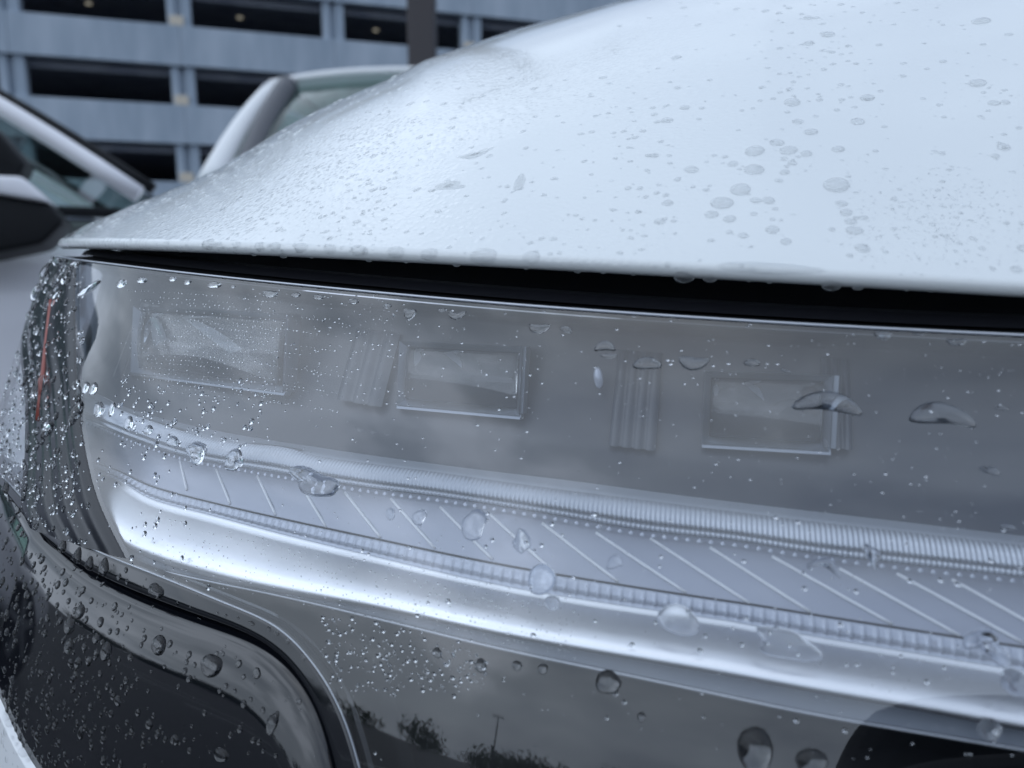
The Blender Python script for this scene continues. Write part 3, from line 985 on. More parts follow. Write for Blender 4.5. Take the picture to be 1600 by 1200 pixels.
# column with a recess: two pilasters joined by a web
bm = bmesh.new()
box_bm(bm, -0.42, -0.14, 0.14, 0.62, 0, 1); box_bm(bm, 0.10, 0.42, 0.14, 0.62, 0, 1); box_bm(bm, -0.142, 0.102, 0.34, 0.60, 0, 1)
proto_col = obj_bm('column', bm, M['concrete']); col.objects.unlink(proto_col)
proto_lamp = box('deck_light', -0.10, 0.10, -0.10, 0.10, -0.06, 0, M['lamp_on'], None, 0.03); col.objects.unlink(proto_lamp)
proto_box = box('junction_box', -0.34, 0.16, 0.02, 0.16, 0, 0.36, M['cream'], None, 0.02); col.objects.unlink(proto_box)
def inst(p, parent, loc, scale=(1, 1, 1)):
    c = p.copy(); col.objects.link(c); c.parent = parent; c.location = loc; c.scale = scale
    return c
U0, U1 = u_first + bays[0] * bay, u_first + (bays[-1] + 1) * bay
tops = [zt2 + lev * k for k in range(-2, 5)]
for li, zt in enumerate(tops):
    for k in bays:
        inst(proto_panel, garage, (u_first + k * bay, 0, zt - hp))
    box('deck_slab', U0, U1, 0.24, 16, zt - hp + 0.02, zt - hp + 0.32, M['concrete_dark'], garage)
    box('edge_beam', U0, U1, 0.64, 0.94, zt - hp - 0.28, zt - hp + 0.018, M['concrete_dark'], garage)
    for k in bays:
        if li + 1 < len(tops):
            inst(proto_col, garage, (u_first + k * bay, 0, zt + 0.002), (1, 1, lev - hp - 0.004))
            if k % 2 == 1:
                inst(proto_box, garage, (u_first + k * bay, 0, zt + 0.003))
    for k in (bays if li >= 4 else []):
        for d_ in (3.2, 9.0):
            inst(proto_lamp, garage, (u_first + k * bay + 2.1 + 0.7 * (d_ > 4), d_, zt - hp + 0.018))
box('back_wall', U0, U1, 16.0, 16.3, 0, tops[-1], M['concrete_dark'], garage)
box('end_wall', U0 - 0.3, U0 - 0.002, 0.0, 16.3, 0, tops[-1], M['concrete'], garage)
box('end_wall', U1 + 0.002, U1 + 0.3, 0.0, 16.3, 0, tops[-1], M['concrete'], garage)

# ------------------------------------------------------------------ ground
bm = bmesh.new()
g = 900
vs = [bm.verts.new(p) for p in ((-g, -g, 0), (g, -g, 0), (g, g, 0), (-g, g, 0))]
bm.faces.new(vs)
ground = obj_bm('parking_lot', bm, M['asphalt']); ground['kind'] = 'structure'
bm = bmesh.new()
for i in range(-5, 7):
    M1 = Matrix.Translation((0, 0, 0)) @ Matrix.Rotation(math.radians(-17), 4, 'Z')
    box_bm(bm, i * 2.75 - 0.05 - 1.0, i * 2.75 + 0.05 - 1.0, -11.5, -6.5, 0.0, 0.006, M1)
ln = obj_bm('bay_markings', bm, M['line']); ln['kind'] = 'structure'

# ------------------------------------------------------------------ other cars
def superloft(stations, n=28, flat_bottom=True):
    """stations: (x, zlow, zhigh, halfwidth, exponent) -> array (ns, n, 3) closed rings"""
    out = []
    for (x, z0, z1, w, e) in stations:
        ring = []
        for j in range(n):
            a = 2 * math.pi * j / n
            ca, sa = math.cos(a), math.sin(a)
            q = (abs(ca) ** e + abs(sa) ** e) ** (-1 / e)
            ring.append((x, ca * q * w, (z0 + z1) / 2 + sa * q * (z1 - z0) / 2))
        out.append(ring)
    return np.array(out)

def make_car(body, label, group, L_=4.6, W_=1.86, H_=1.62, belt=1.02, glass=None, pillar=None, mdz=0.0, mdx=0.0, a_lift=-0.02):
    root = empty('parked_car')
    tag(root, label, 'car', group)
    h = L_ / 2; w = W_ / 2
    st = [(-h, 0.55, 0.80, w * 0.70, 3), (-h + 0.06, 0.34, belt - 0.06, w * 0.86, 4), (-h + 0.35, 0.26, belt, w * 0.97, 5), (-1.2, 0.22, belt + 0.01, w, 5), (0, 0.20, belt + 0.02, w, 5),
          (h - 1.35, 0.22, belt - 0.01, w, 5), (h - 1.0, 0.24, belt - 0.06, w * 0.99, 4.5), (h - 0.35, 0.26, belt - 0.20, w * 0.95, 4), (h - 0.08, 0.32, belt - 0.30, w * 0.84, 3.5), (h, 0.45, 0.66, w * 0.62, 3)]
    R = superloft(st, 40)
    R = R[:, :, :]
    nv = R.shape[1]
    V = R.reshape(-1, 3).tolist(); F = []
    for i in range(len(st) - 1):
        for j in range(nv):
            k = (j + 1) % nv
            F.append((i * nv + j, i * nv + k, (i + 1) * nv + k, (i + 1) * nv + j))
    F.append(tuple(range(nv))[::-1]); F.append(tuple((len(st) - 1) * nv + j for j in range(nv)))
    bo = obj('body', V, F, body, root)
    sub = bo.modifiers.new('s', 'SUBSURF'); sub.levels = 1; sub.render_levels = 2
    # greenhouse key points (x, halfwidth, z)
    A0 = (h - 1.22, w * 0.90, belt + a_lift); A1 = (h - 1.92, w * 0.70, H_ - 0.05)
    Cc0 = (-h + 0.55, w * 0.88, belt - 0.01); Cc1 = (-h + 0.95, w * 0.70, H_ - 0.08)
    mid0 = (0.0, w * 0.94, belt - 0.02); mid1 = (-0.1, w * 0.74, H_ - 0.01)
    gl = glass or M['car_glass']; pm = pillar or body
    def q(name, pts, mat, parent=root, smooth=False):
        o = obj(name, pts, [tuple(range(len(pts)))], mat, parent, smooth)
        return o
    ins = 0.985
    def sg_(p, s): return (p[0], p[1] * s, p[2])
    # windscreen / rear window curved
    def screen(name, b0, t0, out):
        G = []
        for i in range(9):
            y = -1 + 2 * i / 8
            bulge = out * (1 - y * y)
            G.append([(b0[0] * (1 - w_) + t0[0] * w_ + bulge, y * (b0[1] * (1 - w_) + t0[1] * w_) * 0.985, b0[2] * (1 - w_) + t0[2] * w_ + 0.05 * math.sin(math.pi * w_) + 0.02 * (1 - y * y) * w_) for w_ in np.linspace(0, 1, 7)])
        return grid_mesh(name, np.array(G), gl, root)
    ws = screen('windscreen', A0, A1, 0.16)
    screen('rear_window', Cc0, Cc1, -0.10)
    # roof
    G = []
    xs = np.linspace(A1[0], Cc1[0], 12)
    for x in xs:
        t_ = (x - Cc1[0]) / (A1[0] - Cc1[0])
        zc = H_ - 0.06 + 0.055 * math.sin(math.pi * (0.12 + 0.80 * t_)) + 0.0
        row = []
        for i in range(13):
            y = -1 + 2 * i / 12
            e = 0.16 * (1 - y * y) * max(0, (t_ - 0.7) / 0.3) ** 2 - 0.10 * (1 - y * y) * max(0, (0.3 - t_) / 0.3) ** 2
            row.append((x + e, y * w * 0.715, zc + 0.035 * (1 - abs(y) ** 2.5) - 0.02))
        G.append(row)
    rf = grid_mesh('roof', np.array(G), body, root)
    so = rf.modifiers.new('t', 'SOLIDIFY'); so.thickness = 0.03
    for sgn in (1, -1):
        # side glass, front and rear
        q('window', [(0.02, sgn * w * 0.925, belt), (A0[0] - 0.10, sgn * w * 0.905, belt + 0.0), (A1[0] - 0.06, sgn * w * 0.725, H_ - 0.10), (0.0, sgn * w * 0.735, H_ - 0.06)], gl)
        q('window', [(-0.06, sgn * w * 0.925, belt), (-0.08, sgn * w * 0.735, H_ - 0.06), (Cc1[0] + 0.22, sgn * w * 0.72, H_ - 0.12), (Cc0[0] + 0.25, sgn * w * 0.90, belt + 0.01)], gl)
        # pillars
        def pil(a, b_, r0, r1, name='pillar', mat=pm):
            pts = [np.array(a) * (1 - t_) + np.array(b_) * t_ + np.array([0, 0, 0.03 * math.sin(math.pi * t_)]) for t_ in np.linspace(0, 1, 9)]
            tube(name, pts, np.linspace(r0, r1, 9), mat, root, 10)
        pil((A0[0] + 0.03, sgn * A0[1], A0[2] - 0.02), (A1[0], sgn * A1[1] * 1.01, A1[2]), 0.024, 0.023)
        pil((A0[0] + 0.07, sgn * (A0[1] - 0.05), A0[2] + 0.0), (A1[0] + 0.05, sgn * (A1[1] * 1.0 - 0.045), A1[2]), 0.016, 0.016, 'screen_trim', M['black'])
        pil((Cc0[0] + 0.0, sgn * (Cc0[1] - 0.13), Cc0[2] - 0.02), (Cc1[0] - 0.03, sgn * (Cc1[1] - 0.08), Cc1[2] + 0.02), 0.06, 0.05, 'screen_trim', M['wet_trim'])
        pil((Cc0[0], sgn * Cc0[1], Cc0[2] - 0.02), (Cc1[0], sgn * Cc1[1] * 1.01, Cc1[2]), 0.065, 0.045)
        pil((A1[0], sgn * A1[1] * 1.01, A1[2]), (Cc1[0], sgn * Cc1[1] * 1.01, Cc1[2]), 0.035, 0.045, 'roof_rail')
        pil((-0.02, sgn * w * 0.92, belt - 0.02), (-0.04, sgn * w * 0.735, H_ - 0.06), 0.035, 0.03, 'pillar', M['black'])
        tube('belt_trim', [(A0[0] - 0.02, sgn * w * 0.925, belt - 0.012), (0.2, sgn * w * 0.945, belt - 0.01), (-1.0, sgn * w * 0.94, belt - 0.008), (Cc0[0] + 0.1, sgn * w * 0.90, belt - 0.01)], 0.014, M['black'], root, 8)
        # mirror: dark wedge cap over a body-coloured band over a dark foot
        mx, mz = A0[0] - 0.275 + mdx, belt - 0.135 + mdz
        def wedge(nm, poly, y0, y1, mat):
            bm = bmesh.new()
            f0 = [bm.verts.new((mx + x, sgn * y0, mz + z)) for x, z in poly]
            f1 = [bm.verts.new((mx + x * 0.9 - 0.01, sgn * y1, mz + z * 0.9 + 0.008)) for x, z in poly]
            bm.faces.new(f0); bm.faces.new(f1[::-1])
            n_ = len(poly)
            for i in range(n_):
                bm.faces.new((f0[i], f0[(i + 1) % n_], f1[(i + 1) % n_], f1[i]))
            bmesh.ops.recalc_face_normals(bm, faces=bm.faces)
            bmesh.ops.bevel(bm, geom=list(bm.edges), offset=0.010, segments=3, affect='EDGES', profile=0.5)
            return obj_bm(nm, bm, mat, root, True)
        yb = w * 0.99
        wedge('mirror_cap', [(-.20, .32), (-.10, .285), (-.02, .215), (.03, .145), (.015, .112), (-.20, .104)], yb + 0.05, yb + 0.20, M['black'])
        wedge('mirror_band', [(-.20, .110), (.02, .112), (.075, .052), (-.05, .070), (-.20, .074)], yb + 0.03, yb + 0.22, body)
        wedge('mirror_foot', [(-.20, .078), (-.05, .072), (.075, .050), (.10, .010), (.05, -.045), (-.06, -.072), (-.20, -.075)], yb - 0.02, yb + 0.20, M['black'])
        for wx in (-h + 0.85, h - 0.92):
            bm = bmesh.new()
            MW = Matrix.Translation((wx, sgn * (w - 0.10), 0.34)) @ Matrix.Rotation(math.pi / 2, 4, 'X')
            bmesh.ops.create_cone(bm, cap_ends=True, segments=28, radius1=0.34, radius2=0.34, depth=0.22, matrix=MW)
            bmesh.ops.bevel(bm, geom=[e for e in bm.edges if len(e.link_faces) == 2 and e.calc_face_angle() > 1], offset=0.03, segments=2, affect='EDGES')
            wh = obj_bm('wheel', bm, M['tyre'], root)
            bm = bmesh.new()
            for k in range(5):
                MR = Matrix.Translation((wx, sgn * (w + 0.012), 0.34)) @ Matrix.Rotation(2 * math.pi * k / 5, 4, 'Y')
                box_bm(bm, -0.03, 0.03, -0.012, 0.012, 0.03, 0.22, MR)
            bmesh.ops.create_cone(bm, cap_ends=True, segments=20, radius1=0.06, radius2=0.05, depth=0.05, matrix=Matrix.Translation((wx, sgn * (w + 0.01), 0.34)) @ Matrix.Rotation(math.pi / 2, 4, 'X'))
            obj_bm('rim', bm, M['alloy'], wh)
        bm = bmesh.new()
        box_bm(bm, h - 0.26, h - 0.04, sgn * w * 0.45, sgn * w * 0.80, 0.66, 0.76, None, 0.02)
        obj_bm('headlight', bm, M['bright_rim'], root)
        bm = bmesh.new()
        box_bm(bm, 0.15, 0.33, sgn * (w + 0.002), sgn * (w + 0.03), belt - 0.17, belt - 0.14, None, 0.008)
        obj_bm('door_handle', bm, body, root)
    # seats and dashboard
    for sy in (-0.38, 0.38):
        for sx in (0.15, -0.75):
            bm = bmesh.new()
            box_bm(bm, sx - 0.10, sx + 0.08, sy - 0.24, sy + 0.24, 0.5, 1.14, None, 0.05)
            box_bm(bm, sx - 0.09, sx + 0.04, sy - 0.13, sy + 0.13, 1.16, 1.34, None, 0.04)
            obj_bm('seat', bm, M['seat'], root)
    box('dashboard', A0[0] - 0.45, A0[0] - 0.02, -w * 0.82, w * 0.82, 0.8, belt - 0.03, M['interior'], root, 0.04)
    return root

CL_X, CL_Y, CL_ROT = -2.42, 2.19, 30
CB_X, CB_Y, CB_ROT = -0.45, 5.05, 90
# left car: side-on, nose to the right of the picture; its near A-pillar crosses the left edge of the frame
carL = make_car(M['silver_body'], 'pale car side on at the left edge, black door mirror before its green window', None, 4.7, 1.88, 1.585, 1.055, pillar=M['silver_body'], mdx=0.05, mdz=0.068, a_lift=0.06)
# white car beyond, windscreen towards the camera
carB = make_car(M['white_body'], 'white car beyond the hood, only its curved pillar and green glass showing', None, 4.7, 1.9, 1.80, 1.26)

carL.rotation_euler = (0, 0, math.radians(CL_ROT))
carL.location = (CL_X, CL_Y, 0)
carB.rotation_euler = (0, 0, math.radians(CB_ROT))
carB.location = (CB_X, CB_Y, 0)

# cars parked behind the camera, mirrored in the black plastics
specs = [(M['dark_body'], 'dark grey car parked across the lot behind the camera', -8.2), (M['white_body'], 'white car parked across the lot behind the camera', -5.3), (M['blue_body'], 'dark blue car parked across the lot behind the camera', -2.5),
         (M['red_body'], 'dark red car parked across the lot behind the camera', 3.1), (M['silver_body'], 'silver car parked across the lot behind the camera', 5.9)]
for (bmn, lb, x) in specs:
    c_ = make_car(bmn, lb, 'cars parked across the lot')
    c_.location = (x - 1.2, -24.0 - 0.30 * x, 0); c_.rotation_euler = (0, 0, math.radians(73))

# lamp post rising behind the hood
def lamp_post(x, y, label, hgt=7.5, wd=0.20):
    r = empty('lamp_post', (x, y, 0)); tag(r, label, 'lamp post', 'lamp posts of the parking lot')
    box('pole', -wd / 2, wd / 2, -wd / 2, wd / 2, 0.55, hgt, M['bronze'], r, 0.015)
    bm = bmesh.new(); bmesh.ops.create_cone(bm, cap_ends=True, segments=24, radius1=0.30, radius2=0.28, depth=0.55, matrix=Matrix.Translation((0, 0, 0.275)))
    obj_bm('base', bm, M['concrete'], r)
    for sgn in (1, -1):
        box('arm', sgn * wd / 2, sgn * 0.6, -0.04, 0.04, hgt - 0.2, hgt - 0.12, M['bronze'], r)
        box('lamp_head', sgn * 0.6, sgn * 1.15, -0.18, 0.18, hgt - 0.22, hgt - 0.08, M['bronze'], r, 0.02)
    return r
d = ray(660, 60); t = 6.6 / d[1]
lamp_post(d[0] * t, 6.6, 'dark bronze lamp post rising behind the white hood', 7.5, 0.225)
lamp_post(-42, -62, 'lamp post behind the camera on the left, mirrored in the lamp', 8.0, 0.16)
lamp_post(24.0, -70, 'lamp post behind the camera on the right, mirrored in the lamp', 8.0, 0.16)

# treeline behind the camera
lv, lf = [], []
for k in range(95):
    a = math.radians(rng.uniform(183, 354)); R_ = rng.uniform(110, 150)
    cx, cy = R_ * math.cos(a), R_ * math.sin(a)
    hh = rng.uniform(3.5, 6.5) + 1.2 * math.sin(k)
    for j in range(560):
        p = rng.normal(size=3); p /= np.linalg.norm(p); p *= rng.uniform(0.3, 1.0) * (1 + 0.25 * math.sin(5 * p[0] + k))
        c0 = np.array([cx, cy, hh * 0.5]) + p * np.array([8.0, 8.0, hh * 0.5])
        a1 = rng.normal(size=3) * 0.34; a2 = rng.normal(size=3) * 0.34
        i0 = len(lv)
        lv += [c0 - a1, c0 + a1, c0 + a2]
        lf.append((i0, i0 + 1, i0 + 2))
tl = obj('distant_treeline', lv, lf, M['leaf'], None, False, 'stuff')

# ------------------------------------------------------------------ the person who crouches in front of the car (mirrored in the lamp)
def skinned(name, chain, edges, mat, parent=None, lv=1):
    me = bpy.data.meshes.new(name)
    me.from_pydata([c[:3] for c in chain], edges, [])
    o = bpy.data.objects.new(name, me); col.objects.link(o)
    md = o.modifiers.new('skin', 'SKIN')
    me.skin_vertices.new() if not me.skin_vertices else None
    for i, c in enumerate(chain):
        me.skin_vertices[0].data[i].radius = (c[3], c[3] * (c[4] if len(c) > 4 else 1))
    me.skin_vertices[0].data[0].use_root = True
    sb = o.modifiers.new('sub', 'SUBSURF'); sb.levels = lv; sb.render_levels = 2
    me.materials.append(mat)
    if parent: o.parent = parent
    return o
per = empty('person', (0.38, -0.69, 0), 0.0)
per.scale = (1.04, 1.04, 1.04)
tag(per, 'person in a dark coat stooping to photograph the lamp, mirrored in it at the right', 'person')
ch = [(0, -0.38, 0.62, 0.15, 0.8), (0, -0.24, 0.76, 0.15, 0.8), (0, -0.05, 0.90, 0.17, 0.7), (0, 0.05, 0.98, 0.07), (0, 0.11, 1.03, 0.062), (0, 0.14, 1.09, 0.085), (0, 0.14, 1.16, 0.07)]
ed = [(0, 1), (1, 2), (2, 3), (3, 4), (4, 5), (5, 6)]
for sg in (-1, 1):
    k = len(ch)
    ch += [(sg * 0.20, -0.02, 0.92, 0.072), (sg * 0.29, 0.10, 0.75, 0.054), (sg * 0.14, 0.30, 0.83, 0.040), (sg * 0.10, 0.35, 0.85, 0.030)]
    ed += [(2, k), (k, k + 1), (k + 1, k + 2), (k + 2, k + 3)]
    k = len(ch)
    ch += [(sg * 0.12, -0.38, 0.60, 0.10), (sg * 0.20, -0.02, 0.50, 0.075), (sg * 0.18, -0.30, 0.12, 0.050), (sg * 0.18, -0.26, 0.05, 0.045), (sg * 0.19, -0.10, 0.045, 0.035)]
    ed += [(0, k), (k, k + 1), (k + 1, k + 2), (k + 2, k + 3), (k + 3, k + 4)]
skinned('body', ch, ed, M['coat'], per)
bm = bmesh.new(); bmesh.ops.create_uvsphere(bm, u_segments=20, v_segments=14, radius=1)
bmesh.ops.transform(bm, matrix=Matrix.Translation((0, 0.15, 1.12)) @ Matrix.Diagonal((0.078, 0.095, 0.115, 1)), verts=bm.verts)
face = obj_bm('face', bm, M['skin'], per, True)
bm = bmesh.new(); bmesh.ops.create_cone(bm, cap_ends=True, segments=8, radius1=0.016, radius2=0.006, depth=0.045, matrix=Matrix.Translation((0, 0.245, 1.11)))
obj_bm('nose', bm, M['skin'], face, True)
for sg in (-1, 1):
    bm = bmesh.new(); bmesh.ops.create_uvsphere(bm, u_segments=8, v_segments=6, radius=0.012, matrix=Matrix.Translation((sg * 0.032, 0.236, 1.135)))
    obj_bm('eye', bm, M['hair'], face, True)
bm = bmesh.new(); bmesh.ops.create_uvsphere(bm, u_segments=20, v_segments=14, radius=1)
bmesh.ops.delete(bm, geom=[v for v in bm.verts if v.co.z < -0.1 and v.co.y > -0.3], context='VERTS')
bmesh.ops.transform(bm, matrix=Matrix.Translation((0, 0.13, 1.15)) @ Matrix.Diagonal((0.088, 0.104, 0.105, 1)), verts=bm.verts)
obj_bm('hair', bm, M['hair'], per, True)
for sg in (-1, 1):
    hand = [(sg * 0.10, 0.35, 0.85, 0.026, 0.5), (sg * 0.092, 0.39, 0.86, 0.034, 0.4)]
    he = [(0, 1)]
    for f_ in range(4):
        k = len(hand); oz = (f_ - 1.5) * 0.019
        hand += [(sg * 0.088, 0.425, 0.86 + oz, 0.009), (sg * 0.078, 0.448 - abs(f_ - 1.6) * 0.004, 0.86 + oz, 0.008), (sg * 0.058, 0.452, 0.86 + oz, 0.007)]
        he += [(1, k), (k, k + 1), (k + 1, k + 2)]
    k = len(hand)
    hand += [(sg * 0.082, 0.385, 0.895, 0.010), (sg * 0.060, 0.405, 0.89, 0.009)]
    he += [(0, k), (k, k + 1)]
    skinned('hand', hand, he, M['skin'], per)

ph = empty('phone', (0.38, -0.240, 0.896)); tag(ph, 'dark phone held sideways in both hands before the lamp', 'phone')
box('case', -0.078, 0.078, -0.004, 0.004, -0.037, 0.037, M['black'], ph, 0.003)
box('camera_glass', -0.070, -0.045, 0.0042, 0.0060, 0.008, 0.033, M['gloss_black'], ph, 0.0005)
# ------------------------------------------------------------------ rain drops: real domes of water standing on the surfaces
def bvh_of(*obs):
    V, F = [], []
    for o in obs:
        b0 = len(V)
        V += [o.matrix_world @ v.co if o.parent is None else v.co.copy() for v in o.data.vertices]
        F += [tuple(b0 + i for i in p.vertices) for p in o.data.polygons]
    return BVHTree.FromPolygons(V, F)
bpy.context.view_layer.update()
T_HOOD, T_LENS, T_BLACK, T_FEND = bvh_of(hood), bvh_of(lens, corner_refl), bvh_of(bezel, bumper), bvh_of(fender)
T_ALLNOSE = bvh_of(hood, lens, corner_refl, bezel, bumper, fender)

def hit(px, py, tree):
    d = Vector(ray(px, py)).normalized()
    p, n_, i, dist = tree.ray_cast(Vector(CAM), d)
    if p is None: return None
    p2, _, _, dist2 = T_ALLNOSE.ray_cast(Vector(CAM), d)
    if dist2 < dist - 1e-4: return None
    if n_.dot(d) > 0: n_ = -n_
    return p, n_, dist

def dome(px, py, wpx, tree, asp=1.0, hr=0.32, blob=0.0, seg=18, rings=5, rot=0.0, on_clear=False, squarish=2.0, seed=0, point=0.0, bend=0.0):
    """asp = height / width on the surface; returns verts, faces in world metres"""
    h = hit(px, py, tree)
    if h is None: return None
    p, n_, dist = h
    up = Vector((0, 0, 1)); u = up - n_ * up.dot(n_); u.normalize()
    t = u.cross(n_)
    view = Vector(RT)
    if t.dot(view) < 0: t = -t
    # pixel width -> metres along t
    fs = (p - Vector(CAM)).dot(Vector(FWD))
    a = 0.5 * wpx * fs / FPX / max(0.35, abs(t.dot(view)))
    b_ = a * asp
    hh = hr * (min(a, b_) if not on_clear else math.sqrt(a * b_) * 1.25)
    r_ = random.Random(seed)
    c1_, c2_, c3_ = r_.uniform(0, 6.28), r_.uniform(0, 6.28), r_.uniform(0, 6.28)
    cr, sr = math.cos(rot), math.sin(rot)
    V = [p + n_ * hh]
    for k in range(1, rings + 1):
        q = k / rings
        q = math.sin(q * math.pi / 2)
        z = hh * max(0.0, 1 - q * q) ** 0.62 * (1 + (0.25 * blob * math.sin(3 * q + c1_)))
        for j in range(seg):
            an = 2 * math.pi * j / seg
            ca, sa = math.cos(an), math.sin(an)
            R_ = (abs(ca) ** squarish + abs(sa) ** squarish) ** (-1 / squarish)
            R_ *= 1 + blob * (0.20 * math.sin(2 * an + c1_) + 0.14 * math.sin(3 * an + c2_) + 0.07 * math.sin(5 * an + c3_)) + 0.05 * math.sin(2 * an + c2_)
            x, y = ca * R_ * q * a, sa * R_ * q * b_
            if point and sa > 0: x *= 1 - point * sa * 0.8; y *= 1 + point * 0.4 * sa
            y -= bend * b_ * (x / a) ** 2 * 1.6 - bend * b_ * 0.4
            if blob > 0.5: y += 0.35 * b_ * math.sin(2.2 * x / a + c3_)
            x, y = x * cr - y * sr, x * sr + y * cr
            V.append(p + t * x + u * y + n_ * z)
    off = 0.00003 if on_clear else -0.00008
    # follow the curved surface
    V = [v + n_ * off for v in V]
    out = []
    for v in V:
        q2 = tree.find_nearest(v)
        if q2[0] is not None:
            base = q2[0]; hgt = (v - p).dot(n_)
            nn_ = q2[1] if q2[1].dot(n_) > 0 else -q2[1]
            out.append(base + nn_ * max(hgt, off))
        else:
            out.append(v)
    V = out
    F = []
    for j in range(seg):
        F.append((0, 1 + j, 1 + (j + 1) % seg))
    for k in range(rings - 1):
        for j in range(seg):
            j2 = (j + 1) % seg
            F.append((1 + k * seg + j, 1 + (k + 1) * seg + j, 1 + (k + 1) * seg + j2, 1 + k * seg + j2))
    F.append(tuple(1 + (rings - 1) * seg + j for j in range(seg))[::-1])
    # orient outwards
    e1 = V[1] - V[0]; e2_ = V[2] - V[0]
    if e1.cross(e2_).dot(n_) < 0:
        F = [f[::-1] for f in F]
    return V, F, a, p

n_drops = 0
def drop_obj(V, F, label, group, mat=None):
    global n_drops
    p = V[0].copy()
    o = obj('raindrop', [v - p for v in V], F, M['water_thin'] if 'hood' in group and 'hanging' not in group or 'fender' in group else M['water'], None, True)
    o.location = p
    o.data.polygons[len(F) - 1].use_smooth = False
    tag(o, label, 'raindrop', group)
    n_drops += 1
    return o

# heroes: (px, py, width px, aspect, blob, label)
ORD = ['first', 'second', 'third', 'fourth', 'fifth', 'sixth', 'seventh', 'eighth', 'ninth', 'tenth', 'eleventh', 'twelfth', 'thirteenth', 'fourteenth', 'fifteenth', 'sixteenth',
       'seventeenth', 'eighteenth', 'nineteenth', 'twentieth']
for t_ in ('twenty', 'thirty', 'forty', 'fifty'):
    if t_ != 'twenty': ORD.append({'thirty': 'thirtieth', 'forty': 'fortieth', 'fifty': 'fiftieth'}[t_])
    ORD += [t_ + '-' + o_ for o_ in ORD[:9]]
seed_ = 100
BEND = {(1293, 630): 0.75, (1470, 648): 0.45, (1011, 568): 0.25, (1083, 567): -0.35, (842, 513): -0.45, (713, 493): -0.4, (945, 541): 0.4, (951, 556): -0.3, (422, 459): -0.3, (1380, 524): -0.5, (1495, 534): -0.4, (1290, 884): 0.6, (492, 750): 0.3, (640, 490): -0.5}
def row(lst, tree, fmt, group, clear=True, **kw):
    global seed_
    lst = sorted(lst, key=lambda q: q[0])
    for i, q in enumerate(lst):
        seed_ += 1
        px, py, w = q[:3]; asp = q[3] if len(q) > 3 else 0.6; bl = q[4] if len(q) > 4 else 0.25; rot = q[5] if len(q) > 5 else 0
        bd = q[7] if len(q) > 7 else BEND.get((px, py), 0.0)
        r = dome(px, py, w, tree, asp, blob=bl, rot=rot, bend=bd, on_clear=clear, seed=seed_, seg=24 if w > 30 else 16, rings=6 if w > 30 else 4, **kw)
        if r is None: continue
        drop_obj(r[0], r[1], q[6] if len(q) > 6 else fmt.format(ORD[i]), group)

row([(190, 443, 22, .6), (222, 438, 22, .4), (270, 436, 15, .5), (293, 441, 15, .5), (335, 445, 28, .35), (364, 448, 9, .5), (422, 459, 28, .4, .5), (462, 461, 18, .4), (498, 464, 19, .4),
     (553, 471, 17, .5), (605, 478, 15, .5), (640, 490, 22, .75), (690, 485, 13, .5), (713, 493, 26, .5, .5), (842, 513, 33, .45), (885, 515, 21, .45, .3, -.3), (945, 541, 30, .6)],
    T_LENS, '{0} bright raindrop from the left in the row under the lamp lens top edge', 'raindrops along the top of the lamp lens')
row([(951, 556, 26, .3), (1011, 568, 42, .5, .1), (1083, 567, 44, .5, .3), (1175, 567, 24, .5), (1228, 580, 18, .3, .2, -.3)], T_LENS, '{0} flat raindrop from the left in the short row above the right projector', 'flat raindrops above the right projector')
row([(1100, 492, 84, .10, .15, 0, 'long flat water bead lying on the lens top edge above the right projector'), (1255, 504, 34, .22, .1, 0, 'thin water bead on the lens top edge, left one of the touching pair'),
     (1310, 510, 40, .25, .1, 0, 'thin water bead on the lens top edge, right one of the touching pair'), (1380, 524, 28, .5, .3, 0, 'bright triangular raindrop just under the lens top edge near the right'),
     (1435, 520, 20, .4, .1, 0, 'small dark raindrop on the lens top edge near the right'), (1495, 534, 30, .4, .3, 0, 'bright flat raindrop under the lens top edge, nearest the right frame side')],
    T_LENS, '', 'water beads on the lens top edge')
row([(1293, 630, 108, .27, .15, -0.06, 'large arched raindrop on the lens right of the right projector'), (1470, 648, 90, .40, .3, 0, 'large loaf shaped raindrop on the lens near the right edge'),
     (1548, 736, 28, .45, .6, -.4, 'small twisted raindrop low on the smoked lens at the right'), (1575, 824, 22, .35, .2, 0, 'small flat raindrop above the ribbed light guide at the far right'),
     (1565, 638, 18, .4, .2, 0, 'faint small raindrop at the right end of the smoked lens')], T_LENS, '', 'large raindrops on the smoked lens')
row([(155, 640, 24, .9, .5), (175, 640, 14, 1.3, .3), (201, 662, 20, 1), (232, 672, 19, .8), (270, 690, 24, .7, .3), (308, 706, 38, .8, .9), (365, 722, 36, .8, .8), (492, 750, 92, .38, .9, -.15)],
    T_LENS, '{0} raindrop from the left along the bright ledge above the light guide', 'raindrops along the ledge above the light guide')
